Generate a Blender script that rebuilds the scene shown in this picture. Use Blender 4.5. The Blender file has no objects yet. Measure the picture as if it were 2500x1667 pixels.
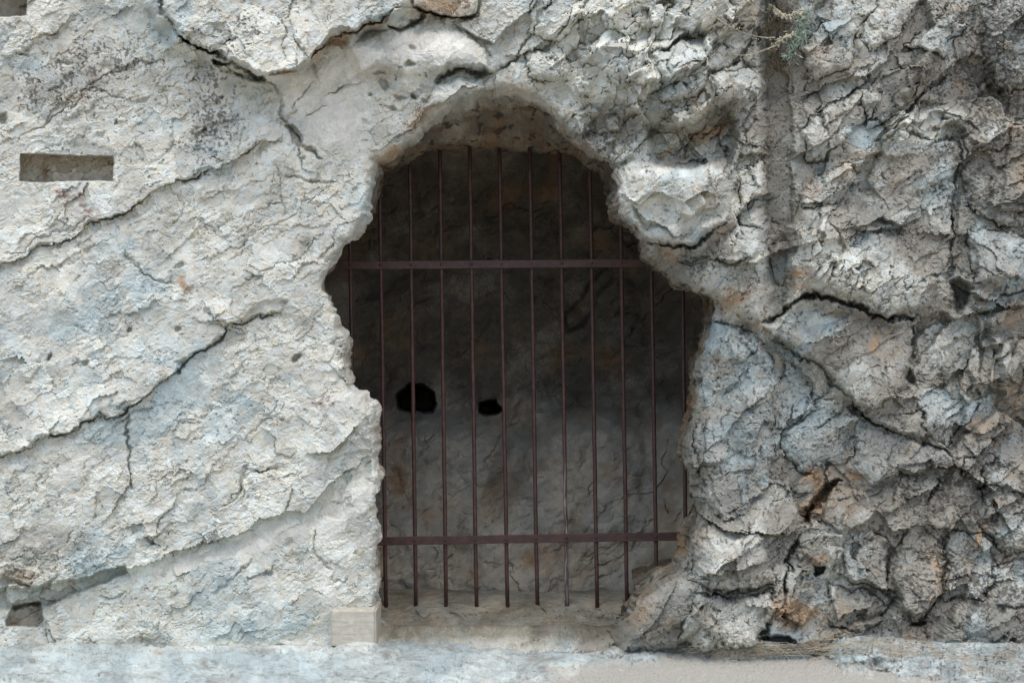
import bpy, math, random
import numpy as np
from mathutils import Vector

# ------------------------------------------------------------------ scene, camera, light
scene = bpy.context.scene
COL = scene.collection
D = 7.0            # camera to the foot of the cliff face, metres
HC = 1.43          # camera height
S = 0.0019         # metres per photo pixel (2500 x 1667) on the plane of the cliff face
CX, CY = 1250.0, 833.5

cam_d = bpy.data.cameras.new('camera')
cam = bpy.data.objects.new('camera', cam_d)
COL.objects.link(cam)
cam.location = (0, -D, HC)
cam.rotation_euler = (math.radians(90), 0, 0)
cam_d.sensor_width = 36.0
cam_d.lens = 36.0 * D / (2500 * S)
cam_d.clip_end = 2000
scene.camera = cam

SUN_EL, SUN_AZ = math.radians(60), math.radians(-40)     # above, in front and a little to the left
world = bpy.data.worlds.new('World')
scene.world = world
world.use_nodes = True
wn = world.node_tree
wn.nodes.clear()
w_out = wn.nodes.new('ShaderNodeOutputWorld')
w_bg = wn.nodes.new('ShaderNodeBackground')
w_sky = wn.nodes.new('ShaderNodeTexSky')
w_hsv = wn.nodes.new('ShaderNodeHueSaturation')
w_sky.sky_type = 'NISHITA'
w_sky.sun_disc = False
w_sky.sun_elevation = SUN_EL
w_sky.sun_rotation = math.radians(180) + SUN_AZ
w_sky.air_density = 1.0
w_sky.dust_density = 3.0
w_hsv.inputs['Saturation'].default_value = 1.25
w_bg.inputs['Strength'].default_value = 0.11
wn.links.new(w_sky.outputs[0], w_hsv.inputs['Color'])
wn.links.new(w_hsv.outputs[0], w_bg.inputs['Color'])
wn.links.new(w_bg.outputs[0], w_out.inputs['Surface'])

sun_d = bpy.data.lights.new('sun', 'SUN')
sun_d.energy = 1.15
sun_d.angle = math.radians(52)
sun_d.color = (1.0, 0.99, 0.965)
sun = bpy.data.objects.new('sun', sun_d)
COL.objects.link(sun)
sdir = Vector((math.sin(SUN_AZ) * math.cos(SUN_EL), -math.cos(SUN_AZ) * math.cos(SUN_EL), math.sin(SUN_EL)))
sun.rotation_euler = sdir.to_track_quat('Z', 'Y').to_euler()
sun.location = sdir * 20

vs = scene.view_settings
vs.view_transform = 'Standard'
vs.look = 'None'
vs.gamma = 1.0
vs.use_curve_mapping = False
vs.exposure = 1.0
scene.render.engine = 'CYCLES'
scene.cycles.max_bounces = 8
scene.cycles.diffuse_bounces = 5

STEP = 2.3         # photo pixels between neighbouring vertices of the rock face

# ------------------------------------------------------------------ noise
def _h(ix, iy, seed):
    x = (ix.astype(np.int64) * 374761393 + iy.astype(np.int64) * 668265263 + seed * 2246822519) & 0xFFFFFFFF
    x = ((x ^ (x >> 13)) * 1274126177) & 0xFFFFFFFF
    x = ((x ^ (x >> 16)) * 2654435761) & 0xFFFFFFFF
    return (x ^ (x >> 15)) & 0xFFFFFFFF

def rnd(ix, iy, seed):
    return (_h(ix, iy, seed) / 4294967296.0).astype(np.float32)

def perlin(u, v, seed):
    iu = np.floor(u); iv = np.floor(v)
    fu = (u - iu).astype(np.float32); fv = (v - iv).astype(np.float32)
    iu = iu.astype(np.int64); iv = iv.astype(np.int64)
    def g(a, b):
        t = rnd(iu + a, iv + b, seed) * np.float32(6.2831853)
        return np.cos(t) * (fu - a) + np.sin(t) * (fv - b)
    su = fu * fu * fu * (fu * (fu * 6 - 15) + 10)
    sv = fv * fv * fv * (fv * (fv * 6 - 15) + 10)
    a = g(0, 0); b = g(1, 0); c = g(0, 1); d = g(1, 1)
    return ((a + (b - a) * su) * (1 - sv) + (c + (d - c) * su) * sv) * np.float32(1.5)

def fbm(u, v, scale, octv, seed, gain=0.5, lac=2.03):
    o = np.zeros(np.shape(u), np.float32); a = 1.0; f = 1.0 / scale
    for k in range(octv):
        o += a * perlin(u * f + 17.3 * k, v * f - 9.1 * k, seed + k)
        a *= gain; f *= lac
    return o

def ridged(u, v, scale, octv, seed, gain=0.5):
    o = np.zeros(np.shape(u), np.float32); a = 1.0; f = 1.0 / scale
    for k in range(octv):
        o += a * (1 - 2.2 * np.abs(perlin(u * f + 5.3 * k, v * f + 3.7 * k, seed + k)))
        a *= gain; f *= 2.07
    return o

def facet(u, v, cell, ang, aniso, seed):
    """Voronoi cells, each a tilted plane: split rock.  Returns plane height, random per cell, edge distance, id."""
    c, s = math.cos(ang), math.sin(ang)
    p = (u * c - v * s) / (cell * aniso)
    q = (u * s + v * c) / (cell / aniso)
    ip = np.floor(p).astype(np.int64); iq = np.floor(q).astype(np.int64)
    f1 = np.full(np.shape(u), 9.0, np.float32); f2 = f1.copy()
    bx = np.zeros(np.shape(u), np.float32); by = bx.copy()
    bi = np.zeros(np.shape(u), np.int64); bj = bi.copy()
    for a in (-1, 0, 1):
        for b in (-1, 0, 1):
            i = ip + a; j = iq + b
            dx = (p - (i + 0.08 + 0.84 * rnd(i, j, seed))).astype(np.float32)
            dy = (q - (j + 0.08 + 0.84 * rnd(i, j, seed + 1))).astype(np.float32)
            d = dx * dx + dy * dy
            n = d < f1
            f2 = np.where(n, f1, np.minimum(f2, d))
            f1 = np.where(n, d, f1)
            bx = np.where(n, dx, bx); by = np.where(n, dy, by)
            bi = np.where(n, i, bi); bj = np.where(n, j, bj)
    r = rnd(bi, bj, seed + 2)
    gx = rnd(bi, bj, seed + 3) * 2 - 1
    gy = rnd(bi, bj, seed + 4) * 2 - 1
    hh = gx * bx + gy * by + (r - 0.5)
    return hh, r, np.sqrt(f2) - np.sqrt(f1), _h(bi, bj, seed + 7)

def sstep(a, b, x):
    t = np.clip((x - a) / (b - a), 0, 1)
    return t * t * (3 - 2 * t)

# ------------------------------------------------------------------ the grid over the rock face
def axis(lo, hi, far_lo, far_hi, step):
    core = np.arange(lo, hi + step, step)
    def tail(start, end, sgn):
        out = []; x = start; st = step
        while (x - end) * sgn < 0:
            st = min(st * 1.16, 60); x += sgn * st; out.append(x)
        return out
    return np.array(tail(core[0], far_lo, -1)[::-1] + list(core) + tail(core[-1], far_hi, 1))

PU = axis(-40, 2540, -1200, 3700, STEP)
PV = axis(-40, 1700, -1200, 1760, STEP)
U, V = np.meshgrid(PU, PV)
U = U.astype(np.float64); V = V.astype(np.float64)
print('grid', U.shape)

# jaggedness: everything drawn below is drawn in slightly bent coordinates
WU = 9 * fbm(U, V, 60, 3, 11) + 2.6 * fbm(U, V, 11, 2, 15)
WV = 9 * fbm(U, V, 60, 3, 21) + 2.6 * fbm(U, V, 11, 2, 25)
UW = U + WU; VW = V + WV

def win(pts, pad):
    xs = [p[0] for p in pts]; ys = [p[1] for p in pts]
    i0, i1 = np.searchsorted(PU, [min(xs) - pad, max(xs) + pad])
    j0, j1 = np.searchsorted(PV, [min(ys) - pad, max(ys) + pad])
    return slice(j0, max(j1, j0 + 1)), slice(i0, max(i1, i0 + 1))

def polydist(u, v, pts, closed):
    """distance to a polyline, side (+ on the left of travel with v down = upper side when drawn left to right), position 0..1"""
    n = len(pts)
    best = np.full(u.shape, 1e12); side = np.ones(u.shape); pos = np.zeros(u.shape)
    inside = np.zeros(u.shape, bool)
    seg = n if closed else n - 1
    L = [math.hypot(pts[(k + 1) % n][0] - pts[k][0], pts[(k + 1) % n][1] - pts[k][1]) + 1e-9 for k in range(seg)]
    tot = sum(L); acc = 0
    for k in range(seg):
        x0, y0 = pts[k]; x1, y1 = pts[(k + 1) % n]
        ex, ey = x1 - x0, y1 - y0
        wx = u - x0; wy = v - y0
        t = np.clip((wx * ex + wy * ey) / (ex * ex + ey * ey + 1e-12), 0, 1)
        dx = wx - ex * t; dy = wy - ey * t
        d = dx * dx + dy * dy
        m = d < best
        best = np.where(m, d, best)
        if closed:
            cr = ((y0 <= v) != (y1 <= v))
            xi = x0 + (v - y0) * ex / (ey if abs(ey) > 1e-9 else 1e-9)
            inside ^= cr & (u < xi)
        else:
            side = np.where(m, np.sign(ey * wx - ex * wy), side)
            pos = np.where(m, (acc + t * L[k]) / tot, pos)
        acc += L[k]
    d = np.sqrt(best)
    if closed:
        return np.where(inside, -d, d)          # negative inside
    return d, side, pos

Hh = np.zeros(U.shape)                          # relief towards the viewer, metres

def ledge(pts, hi, lo=0.0, up=120, down=60, taper=0.08, pw=1.0):
    """rock above the line (drawn left to right) stands out by hi, rock below steps back by lo"""
    pad = 3.2 * max(up, down)
    w = win(pts, pad)
    d, sd, ps = polydist(UW[w], VW[w], pts, False)
    e = np.clip(np.minimum(ps, 1 - ps) / taper, 0, 1) if taper > 0 else 1
    endf = 1
    x = np.where(sd > 0, hi * np.exp(-(d / up) ** pw), -lo * np.exp(-(d / down) ** pw)) * e
    Hh[w] += x

def crack(pts, width=4.0, depth=0.03, taper=0.1, broken=0.0):
    w = win(pts, width * 4 + 20)
    d, sd, ps = polydist(UW[w] + 0.35 * WU[w], VW[w] + 0.35 * WV[w], pts, False)
    wd = width * (0.65 + 0.7 * (0.5 + perlin(U[w] / 37, V[w] / 37, 91)))
    e = np.clip(np.minimum(ps, 1 - ps) / taper, 0, 1) ** 0.7
    if broken: e = e * (1 - broken + broken * sstep(-0.15, 0.25, perlin(U[w] / 70, V[w] / 70, 93)))
    Hh[w] -= depth * e * np.exp(-(d / np.maximum(wd * (0.35 + 0.65 * e), 0.8)) ** 2)

def bump(pts, h, soft, warp=1.0, tilt=(0, 0)):
    """whole polygon raised (h>0) or sunk with an edge that takes soft pixels; tilt in metres per 100 px (right, down)"""
    w = win(pts, soft + 30)
    sd = polydist(U[w] + warp * WU[w], V[w] + warp * WV[w], pts, True)
    m = sstep(soft * 0.5, -soft * 0.5, sd)
    cx = sum(p[0] for p in pts) / len(pts); cy = sum(p[1] for p in pts) / len(pts)
    Hh[w] += m * (h + tilt[0] * (U[w] - cx) / 100 + tilt[1] * (V[w] - cy) / 100)

def under(pts, h, run, warp=0.7):
    """raise a polygon whose rim falls away in a straight sloping underside 'run' pixels wide"""
    w = win(pts, run + 30)
    sd = polydist(U[w] + warp * WU[w], V[w] + warp * WV[w], pts, True)
    r_ = run * (0.55 + 0.9 * (0.5 + perlin(U[w] / 60, V[w] / 60, 97)))
    Hh[w] += h * np.clip(1 - sd / np.maximum(r_, 2), 0, 1)

def boss(pts, h, R_, warp=0.7, tilt=(0, 0)):
    """a rounded block standing out of the face, its shoulders R_ pixels wide"""
    w = win(pts, 30)
    d_ = -polydist(U[w] + warp * WU[w], V[w] + warp * WV[w], pts, True)
    m = np.clip(d_ / R_, 0, 1)
    cx = sum(p[0] for p in pts) / len(pts); cy = sum(p[1] for p in pts) / len(pts)
    Hh[w] += np.sqrt(1 - (1 - m) ** 2) * (h + tilt[0] * (U[w] - cx) / 100 + tilt[1] * (V[w] - cy) / 100)

def dome(cx, cy, rx, ry, h, ang=0, pw=2):
    w = win([(cx - 2.2 * max(rx, ry), cy - 2.2 * max(rx, ry)), (cx + 2.2 * max(rx, ry), cy + 2.2 * max(rx, ry))], 0)
    a = math.radians(ang)
    x = UW[w] - cx; y = VW[w] - cy
    p = (x * math.cos(a) - y * math.sin(a)) / rx; q = (x * math.sin(a) + y * math.cos(a)) / ry
    Hh[w] += h * np.exp(-(p * p + q * q) ** (pw / 2))

def mask(pts, soft, warp=1.0):
    m = np.zeros(U.shape, np.float32)
    w = win(pts, soft + 30)
    sd = polydist(U[w] + warp * WU[w], V[w] + warp * WV[w], pts, True)
    m[w] = sstep(soft * 0.5, -soft * 0.5, sd)
    return m

def blob(cx, cy, rx, ry, ang=0, warp=1.5):
    a = math.radians(ang)
    x = U + warp * WU - cx; y = V + warp * WV - cy
    p = (x * math.cos(a) - y * math.sin(a)) / rx; q = (x * math.sin(a) + y * math.cos(a)) / ry
    return np.exp(-(p * p + q * q)).astype(np.float32)

# ------------------------------------------------------------------ outlines read off the cliff
OPEN = [(1191,222),(1223,208),(1273,218),(1305,232),(1344,264),(1380,296),(1396,322),(1419,350),(1451,366),(1484,377),
        (1503,400),(1512,443),(1505,500),(1516,536),(1545,556),(1575,576),(1588,621),(1616,646),(1651,663),(1680,693),(1706,707),
        (1749,726),(1746,760),(1731,814),(1710,893),(1703,961),(1689,1050),(1676,1107),(1675,1130),(1699,1168),(1706,1211),
        (1724,1239),(1714,1275),(1698,1300),(1678,1350),(1659,1403),(1609,1428),(1573,1457),(1555,1486),(1541,1503),(1491,1533),
        (1359,1534),(1200,1533),(1030,1532),(951,1529),(921,1512),(916,1486),(912,1464),(916,1428),(914,1382),(917,1321),
        (918,1214),(916,1143),(912,1105),(914,1050),(912,993),(887,968),(851,954),(837,911),(841,864),(844,832),(838,812),
        (818,800),(811,764),(796,736),(789,700),(793,664),(804,643),(811,629),(825,604),(859,571),(872,548),(891,521),(898,479),
        (905,443),(914,388),(950,375),(975,362),(1000,345),(1030,315),(1062,292),(1096,268),(1130,243),(1165,232)]
BLOCK_A = [(371,-60),(404,39),(432,68),(446,89),(479,111),(529,121),(554,152),(607,164),(643,175),(668,179),(718,171),
           (739,150),(786,104),(811,71),(836,64),(866,71),(951,29),(994,7),(1010,-60)]
NOSE = [(858,112),(880,170),(930,165),(1000,186),(1060,172),(1110,160),(1190,168),(1188,125),(1120,72),(1030,82),(960,62)]
SMOOTH_OLD = [(690,215),(686,260),(745,320),(730,355),(800,372),(900,372),(960,350),(1060,270),(1150,200),(1185,165),(1120,70),(1030,80),
          (960,60),(860,110),(720,180)]
SMOOTH = [(690,215),(686,260),(745,320),(730,355),(800,372),(880,345),(910,270),(905,190),(960,130),(1060,150),(1175,150),(1120,75),(1030,85),(960,65),(860,112),(720,182)]
BOULDER = [(1512,443),(1530,425),(1565,412),(1600,405),(1660,411),(1760,414),(1778,425),(1781,500),(1768,545),(1700,592),(1640,600),
           (1580,574),(1545,556),(1516,536),(1505,500)]
OVER_R = [(1545,560),(1640,600),(1700,592),(1770,545),(1868,560),(1868,700),(1860,790),(1803,752),(1749,726),(1706,707),(1651,663),(1588,621)]
BLOCK_C = [(1867,800),(1896,775),(1953,727),(2017,724),(2056,745),(2135,773),(2231,782),(2236,900),(2200,960),(2130,1000),(2089,986),
           (2003,896),(1924,846)]
BLOCK_UP = [(1934,735),(1953,722),(1974,715),(2017,718),(2056,740),(2099,752),(2135,769),(2171,775),(2203,766),(2240,740),(2262,690),
            (2180,600),(2060,520),(1960,520),(1940,560)]
LEFT_OVER = [(-40,1440),(89,1432),(125,1421),(200,1411),(264,1386),(296,1377),(314,1393),(357,1378),(404,1353),(457,1336),(507,1318),
             (557,1311),(621,1282),(654,1264),(700,1243),(743,1246),(771,1221),(804,1186),(840,1153),(905,1110)]
CRACK_D = [(686,330),(640,352),(607,368),(571,389),(525,414),(475,429),(429,436),(396,457),(357,479),(311,511),(250,532),(214,553),
           (143,589),(36,632),(-40,655)]
CRACK_E = [(700,760),(640,775),(564,793),(536,825),(475,861),(443,896),(411,918),(375,954),(321,989),(300,1007),(243,1018),(200,1025),
           (164,1046),(118,1061),(86,1093),(0,1115),(-40,1130)]

# ------------------------------------------------------------------ broad relief
Hh += 0.035 * fbm(U, V, 520, 2, 31) + 0.018 * fbm(U, V, 190, 2, 37)
Hh += np.where(U < 900, 0.02 * (900 - U) / 900, 0)                       # left face turns slightly to the viewer
Hh += 0.10 * sstep(1100, 300, V) * sstep(1150, 1500, U) * sstep(1868, 1850, U)
Hh -= 0.10 * sstep(2150, 2600, U) * sstep(1200, 400, V)
Hh += 0.16 * sstep(1150, 1540, V) * sstep(1640, 1760, U) * sstep(2150, 1850, U)   # right jamb bulges at its foot
Hh += 0.22 * sstep(1350, 1560, V) * sstep(1900, 2400, U)
Hh -= 0.06 * sstep(1900, 2150, U)

# the left face: blocks and cracks
bump(BLOCK_A, 0.02, 5, 0.7, (0.006, 0.012))
under([p for p in BLOCK_A if p[0] < 1000] + [(1000,-300),(371,-300)], 0.21, 36)
bump([(515,146),(554,160),(600,172),(643,182),(640,198),(590,190),(545,176)], -0.07, 8, 0.6)
ledge([(525,141),(554,154),(607,166),(643,177),(668,181),(718,173),(739,152),(786,106),(811,73)], 0.035, 0.03, 90, 40, 0.15)
bump([(640,180),(668,184),(732,176),(668,226)], 0.03, 4, 0.4, (0, -0.03))
bump([(739,152),(811,74),(842,66),(850,112),(770,170),(722,182)], 0.0, 3, 0.4, (0, 0.0))
bump([(940,55),(965,22),(1020,20),(1028,45),(978,72)], 0.05, 4, 0.5, (0, -0.05))
bump([(1000,-60),(1010,10),(1060,32),(1120,46),(1165,30),(1175,-60)], 0.09, 5, 0.6, (0.0, 0.02))
bump([(1185,-60),(1170,40),(1110,60),(1205,110),(1235,70),(1300,20),(1330,-60)], 0.06, 5, 0.6, (0.02, 0.02))
crack([(371,-40),(404,39),(432,68),(446,89),(470,100)], 7, 0.07, 0.02)
crack([(440,86),(462,98),(482,113),(529,124),(560,152)], 5, 0.12, 0.1)
crack([(515,143),(530,149),(556,161),(600,172),(643,182),(655,190)], 7, 0.16, 0.08)
crack([(742,155),(790,110),(815,84),(842,74),(866,76),(951,34)], 3.5, 0.08, 0.1)
crack([(940,58),(978,76),(1026,50),(1034,28)], 4, 0.09, 0.1)
crack([(1005,10),(1055,36),(1120,50),(1168,36)], 4, 0.08, 0.1)
crack([(643,175),(672,215),(680,232),(689,275),(700,321),(736,354),(786,396)], 5, 0.06, 0.08, 0.6)
bump([(694,310),(712,305),(742,345),(732,362),(710,350)], -0.05, 6, 0.8)
crack([(1110,60),(1150,90),(1180,115),(1205,150)], 6, 0.03)
crack([(681,40),(690,70),(697,110),(707,160)], 2.4, 0.015)
ledge(CRACK_D[::-1], 0.032, 0.010, 70, 50, 0.05)
crack(CRACK_D, 3.0, 0.035, 0.04, 0.8)
ledge(CRACK_E[::-1], 0.030, 0.010, 100, 70, 0.06)
crack(CRACK_E, 3.4, 0.05, 0.05, 0.6)
crack([(307,1014),(309,1060),(311,1107),(318,1140),(316,1171),(330,1200)], 4.0, 0.03)
crack([(400,430),(395,300),(330,250),(215,215),(180,260),(100,310),(30,350)][2:], 2.5, 0.014)
crack([(214,214),(260,188),(330,160),(410,155)], 2.6, 0.014)
crack([(565,640),(600,590),(690,540),(730,500)], 2.4, 0.012)
crack([(600,640),(640,660),(700,640),(760,600),(800,560)], 3, 0.015)
crack([(590,1080),(620,1050),(690,1000),(700,985)], 2.4, 0.012)
crack([(540,1240),(580,1200),(600,1140),(640,1150),(700,1140)], 3, 0.02)
crack([(86,1150),(86,1215)], 4, 0.014)
ledge([(564,793),(620,770),(690,765),(700,755)], 0.0, 0.03, 40, 34, 0.2)
bump([(570,790),(600,762),(640,735),(700,740),(690,768),(620,782)], -0.03, 12)
ledge(LEFT_OVER, 0.045, 0.012, 220, 50, 0.03, 0.9)
bump([(-60,1395),(89,1434),(125,1423),(200,1413),(264,1390),(300,1380),(310,1400),(200,1440),(110,1475),(40,1480),(-60,1490)], -0.06, 10, 1)
bump([(-60,1380),(40,1375),(120,1420),(90,1440),(20,1440),(-60,1450)], 0.05, 6, 1, (0, -0.03))
bump([(20,1430),(80,1432),(72,1462),(10,1470)], 0.06, 5, 1)
crack([(764,1282),(766,1320),(771,1350),(790,1378),(806,1390)], 4, 0.02, 0.05)
crack([(812,1390),(806,1403),(814,1417),(830,1420),(843,1412)], 2.5, 0.014, 0.1)
bump([(700,1246),(640,1300),(520,1330),(400,1370),(310,1405),(420,1400),(560,1355),(700,1310),(770,1280),(900,1240),(900,1120),(840,1160),(770,1225)], -0.012, 24)
bump([(820,1180),(905,1125),(905,1150),(850,1185),(825,1230)], -0.02, 10)
# cut sockets in the left face
bump([(48,376),(272,380),(278,443),(48,443)], -0.15, 4, 0.28)
bump([(-60,-60),(66,-60),(66,40),(-60,43)], -0.20, 4, 0.28)
bump([(30,1476),(100,1468),(104,1518),(92,1531),(18,1526),(14,1512)], -0.10, 6, 0.35)
for x, y, rx, ry, dp, an in [(8,292,14,11,.05,10),(718,878,15,8,.05,8),(120,872,5,13,.04,-20),(243,335,12,7,.025,35),(285,300,5,8,.03,-20),
                             (160,150,22,6,.03,4),(262,165,12,9,.018,20),(438,652,13,6,.03,8),(505,760,8,10,.016,30),(345,250,26,5,.02,32),
                             (312,807,7,6,.025,30),(435,808,9,5,.025,40),(215,612,14,7,.02,35),(420,1455,9,16,.02,-25),(650,1395,12,6,.02,25),
                             (535,1440,20,5,.015,35),(512,1000,8,5,.016,20),(745,610,18,24,.03,0),(640,370,8,25,.03,-35),(207,885,10,8,.02,30),
                             (1005,120,9,9,.03,0),(925,180,14,6,.03,0),(1003,160,9,8,.05,0),(1040,215,40,9,.03,-12),(705,1330,12,5,.02,20)]:
    dome(x, y, rx, ry, -dp, an, 4)
for x, y, rx, ry, dp, an in [(470,470,20,18,.02,0),(445,455,26,16,.02,20),(520,545,70,40,.015,20),(320,1340,22,22,.02,0),(60,1345,50,26,.03,0),
                             (860,990,40,40,.03,0),(1000,205,60,12,.02,-15)]:
    dome(x, y, rx, ry, dp, an)

ledge([(745,1114),(800,1102),(840,1078),(858,1045),(880,1030)], 0.04, 0.03, 70, 40, 0.2)
dome(885, 1030, 36, 50, 0.04)
bump([(800,1115),(905,1100),(905,1130),(840,1155),(790,1190)], -0.02, 10)
crack([(690,1150),(640,1148),(612,1150),(585,1190),(545,1225)], 3, 0.02)
crack([(695,1245),(708,1215),(714,1185)], 3, 0.02)
crack([(0,620),(60,612),(150,560),(230,540)], 2.4, 0.012)
crack([(310,610),(330,640),(345,670),(420,690),(440,700)], 3.2, 0.02)
crack([(690,430),(760,440),(830,455)], 3, 0.02)
crack([(676,400),(680,470),(684,530)], 2.6, 0.014)
crack([(410,440),(440,500),(425,560)], 2.6, 0.012)
boss(NOSE, 0.06, 70, 0.8, (0.0, 0.02))
under(NOSE, 0.05, 24)
crack([(1050,196),(1100,178),(1150,172),(1205,180)], 5, 0.09, 0.15)
boss([(1060,205),(1105,190),(1180,185),(1186,215),(1130,240),(1085,258),(1040,268)], 0.05, 30, 0.9)
for x, y, rx, ry, dp in [(940,205,12,6,.04),(975,240,16,7,.03),(1010,235,9,6,.04),(905,230,8,5,.03),(955,265,14,6,.03),(1040,250,10,6,.03),(890,300,9,5,.02)]:
    dome(x, y, rx, ry, -dp, -20, 4)
# many small fractures, mostly along the dip of the beds
rf = random.Random(77)
for k_ in range(120):
    lft = k_ < 62
    x_ = rf.uniform(0, 900) if lft else rf.uniform(1500, 2500); y_ = rf.uniform(0, 1540)
    if not lft and x_ < 1780 and y_ > 380: continue
    th = math.radians(rf.gauss(33, 16) if rf.random() < .78 else rf.gauss(-50, 18)); L_ = rf.uniform(50, 210)
    n_p = 6; pl = []; cx_, cy_ = x_, y_
    for q_ in range(n_p):
        pl.append((cx_, cy_)); t2 = th + rf.gauss(0, .28)
        cx_ += math.cos(t2) * L_ / n_p; cy_ -= math.sin(t2) * L_ / n_p
    h_ = rf.uniform(.005, .015) * (1 if lft else 1.7)
    ledge(pl, h_, h_ * .6, rf.uniform(25, 60), rf.uniform(18, 40), 0.25)
    crack(pl, rf.uniform(1.4, 2.3), rf.uniform(.008, .018), 0.2, 0.7)
crack([(-40,1586),(200,1590),(420,1582),(640,1588),(905,1584)], 4, 0.03, 0.05, 0.8)
crack([(930,1562),(1100,1568),(1300,1560),(1480,1570)], 3, 0.012, 0.05, 0.9)
# the arch rim
ledge([(905,372),(960,340),(1020,300),(1050,268),(1090,245),(1130,215),(1190,190)], 0.05, 0, 60, 30, 0.2)
bump([(1060,195),(1100,170),(1180,165),(1210,180),(1180,200),(1100,195)], -0.02, 8)
ledge([(1050,200),(1110,172),(1180,168),(1215,182)], 0.03, 0.02, 50, 22, 0.2)

# right of the opening
boss(BOULDER, 0.17, 42, 0.7, (0.04, -0.03))
ledge([(1640,408),(1655,470),(1700,535)], 0.0, -0.03, 20, 60, 0.1)
ledge([(1512,470),(1565,505),(1605,470),(1655,482)], 0.03, 0.02, 40, 40, 0.15)
ledge([(1590,612),(1680,640),(1780,628),(1866,645)], 0.035, 0.03, 50, 40, 0.15)
ledge([(1660,500),(1720,470),(1778,480)], 0.025, 0.02, 40, 40, 0.2)
under(BOULDER, 0.13, 24, 0.7)
bump([(1560,415),(1640,408),(1600,470),(1540,500),(1520,470)], 0.02, 5, 0.8, (-0.05, -0.03))
bump([(1640,470),(1690,450),(1720,500),(1690,530),(1650,520)], 0.025, 5, 0.8, (0.04, 0.02))
crack([(1530,545),(1580,580),(1640,606),(1700,598),(1740,570)], 5, 0.08, 0.1)
ledge([(1512,470),(1560,520),(1600,540),(1650,575),(1700,560)], 0.03, 0.03, 60, 60, 0.3)
bump([(1565,412),(1600,408),(1560,480),(1530,500),(1512,470)], -0.02, 8, 0.5, (-0.05, 0))
under(OVER_R, 0.13, 36, 0.8)
boss(OVER_R, 0.06, 70, 0.8)
crack([(1660,640),(1720,625),(1790,640),(1868,610)], 4, 0.04, 0.1)
bump([(1872,-100),(1873,150),(1871,350),(1872,540),(1905,560),(1930,540),(1934,350),(1926,190),(1900,140),(1890,-100)], -0.06, 7, 0.9, (0.05, 0.0))
bump([(1871,540),(1873,690),(1905,700),(1925,560)], -0.03, 14, 0.6, (0.03, 0.0))
under([(1440,120),(1530,257),(1591,264),(1640,262),(1662,303),(1724,262),(1778,218),(1800,120)], 0.10, 30)
ledge([(1530,257),(1591,264),(1640,262),(1662,303),(1724,262),(1778,218),(1800,205)], 0.05, 0.03, 110, 70, 0.1)
bump([(1575,300),(1660,312),(1720,275),(1790,245),(1800,330),(1775,404),(1600,404)], -0.15, 20, 1)
crack([(1600,400),(1660,404),(1765,408),(1790,440),(1790,520)], 5, 0.04)
ledge([(1225,130),(1262,138),(1300,130),(1320,100),(1360,70),(1440,40)], 0.03, 0.02, 60, 30, 0.2)
crack([(1205,180),(1255,150),(1300,80),(1340,10),(1350,-20)], 4, 0.04)
crack([(1275,170),(1330,110),(1385,60),(1400,20)], 4, 0.03)
bump([(1450,110),(1530,105),(1575,130),(1560,180),(1520,215),(1475,190)], 0.05, 8, 0.6, (0.02, -0.03))
bump([(1535,190),(1575,165),(1592,200),(1588,235),(1560,238)], 0.05, 6, 0.5)
bump([(1404,212),(1418,196),(1440,202),(1442,226),(1410,232)], 0.06, 5, 0.3)
dome(1440, 270, 60, 60, -0.05)
dome(1455, 300, 26, 34, -0.05)
bump([(1400,290),(1440,255),(1470,270),(1430,310),(1420,335)], 0.05, 6, .6)
bump([(1480,290),(1510,280),(1516,330),(1488,345)], 0.05, 6, .6)
bump([(1500,360),(1530,345),(1545,375),(1520,390)], 0.04, 6, .6)

under(BLOCK_UP, 0.10, 22, 0.8)
boss(BLOCK_UP, 0.10, 80, 0.8, (0, 0.02))
bump(BLOCK_C, 0.02, 8, 0.6, (0.0, -0.01))
under(BLOCK_C, 0.04, 18)
boss(BLOCK_C, 0.05, 50, 0.8)
bump([(1950,745),(2010,735),(2060,770),(2050,800),(1980,830),(1940,800)], -0.035, 14, 0.8)
ledge([(1950,838),(2000,826),(2075,822),(2085,835),(2070,860)], 0.0, -0.03, 30, 80, 0.2)
crack([(1860,797),(1881,775),(1931,743),(1953,725),(1974,718),(2017,721),(2056,743),(2099,754),(2135,771),(2171,777),(2203,768),(2235,781)], 5.5, 0.11, 0.04)
crack([(1860,797),(1896,829),(1924,846),(1974,879),(2003,896),(2060,954),(2089,986),(2124,1018),(2160,1046),(2203,1064),(2246,1079),(2330,1120)], 5, 0.05, 0.06)
ledge([(2060,954),(2089,986),(2124,1018),(2160,1046),(2203,1064),(2246,1079)], 0.05, 0.03, 120, 50, 0.2)
crack([(2234,780),(2236,870),(2215,940),(2190,960)], 7, 0.06)
dome(2218, 920, 14, 26, -0.07, 15, 4)
bump([(2320,690),(2345,680),(2366,700),(2358,740),(2340,768),(2322,745)], -0.16, 16, 1.2)
ledge([(2320,690),(2380,720),(2440,760),(2500,740),(2560,700)], 0.04, 0.03, 60, 40, 0.1)
crack([(2020,545),(2060,600),(2030,670),(2010,690)], 4, 0.03)
crack([(2345,335),(2343,420),(2330,460),(2322,560),(2330,660),(2300,700)], 4, 0.04)
crack([(2130,400),(2145,355),(2190,325),(2230,330),(2345,340)], 5, 0.05)
bump([(2135,390),(2190,345),(2250,335),(2340,345),(2325,430),(2240,470),(2170,520),(2120,440)], 0.03, 8, .6, (0,-.01))
ledge([(1990,590),(2080,440),(2150,330),(2240,240),(2330,150)], 0.02, 0.02, 120, 120, 0.1)
ledge([(1945,315),(2020,255),(2110,200),(2180,120),(2260,0)], 0.03, 0.02, 80, 70, 0.1)
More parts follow.
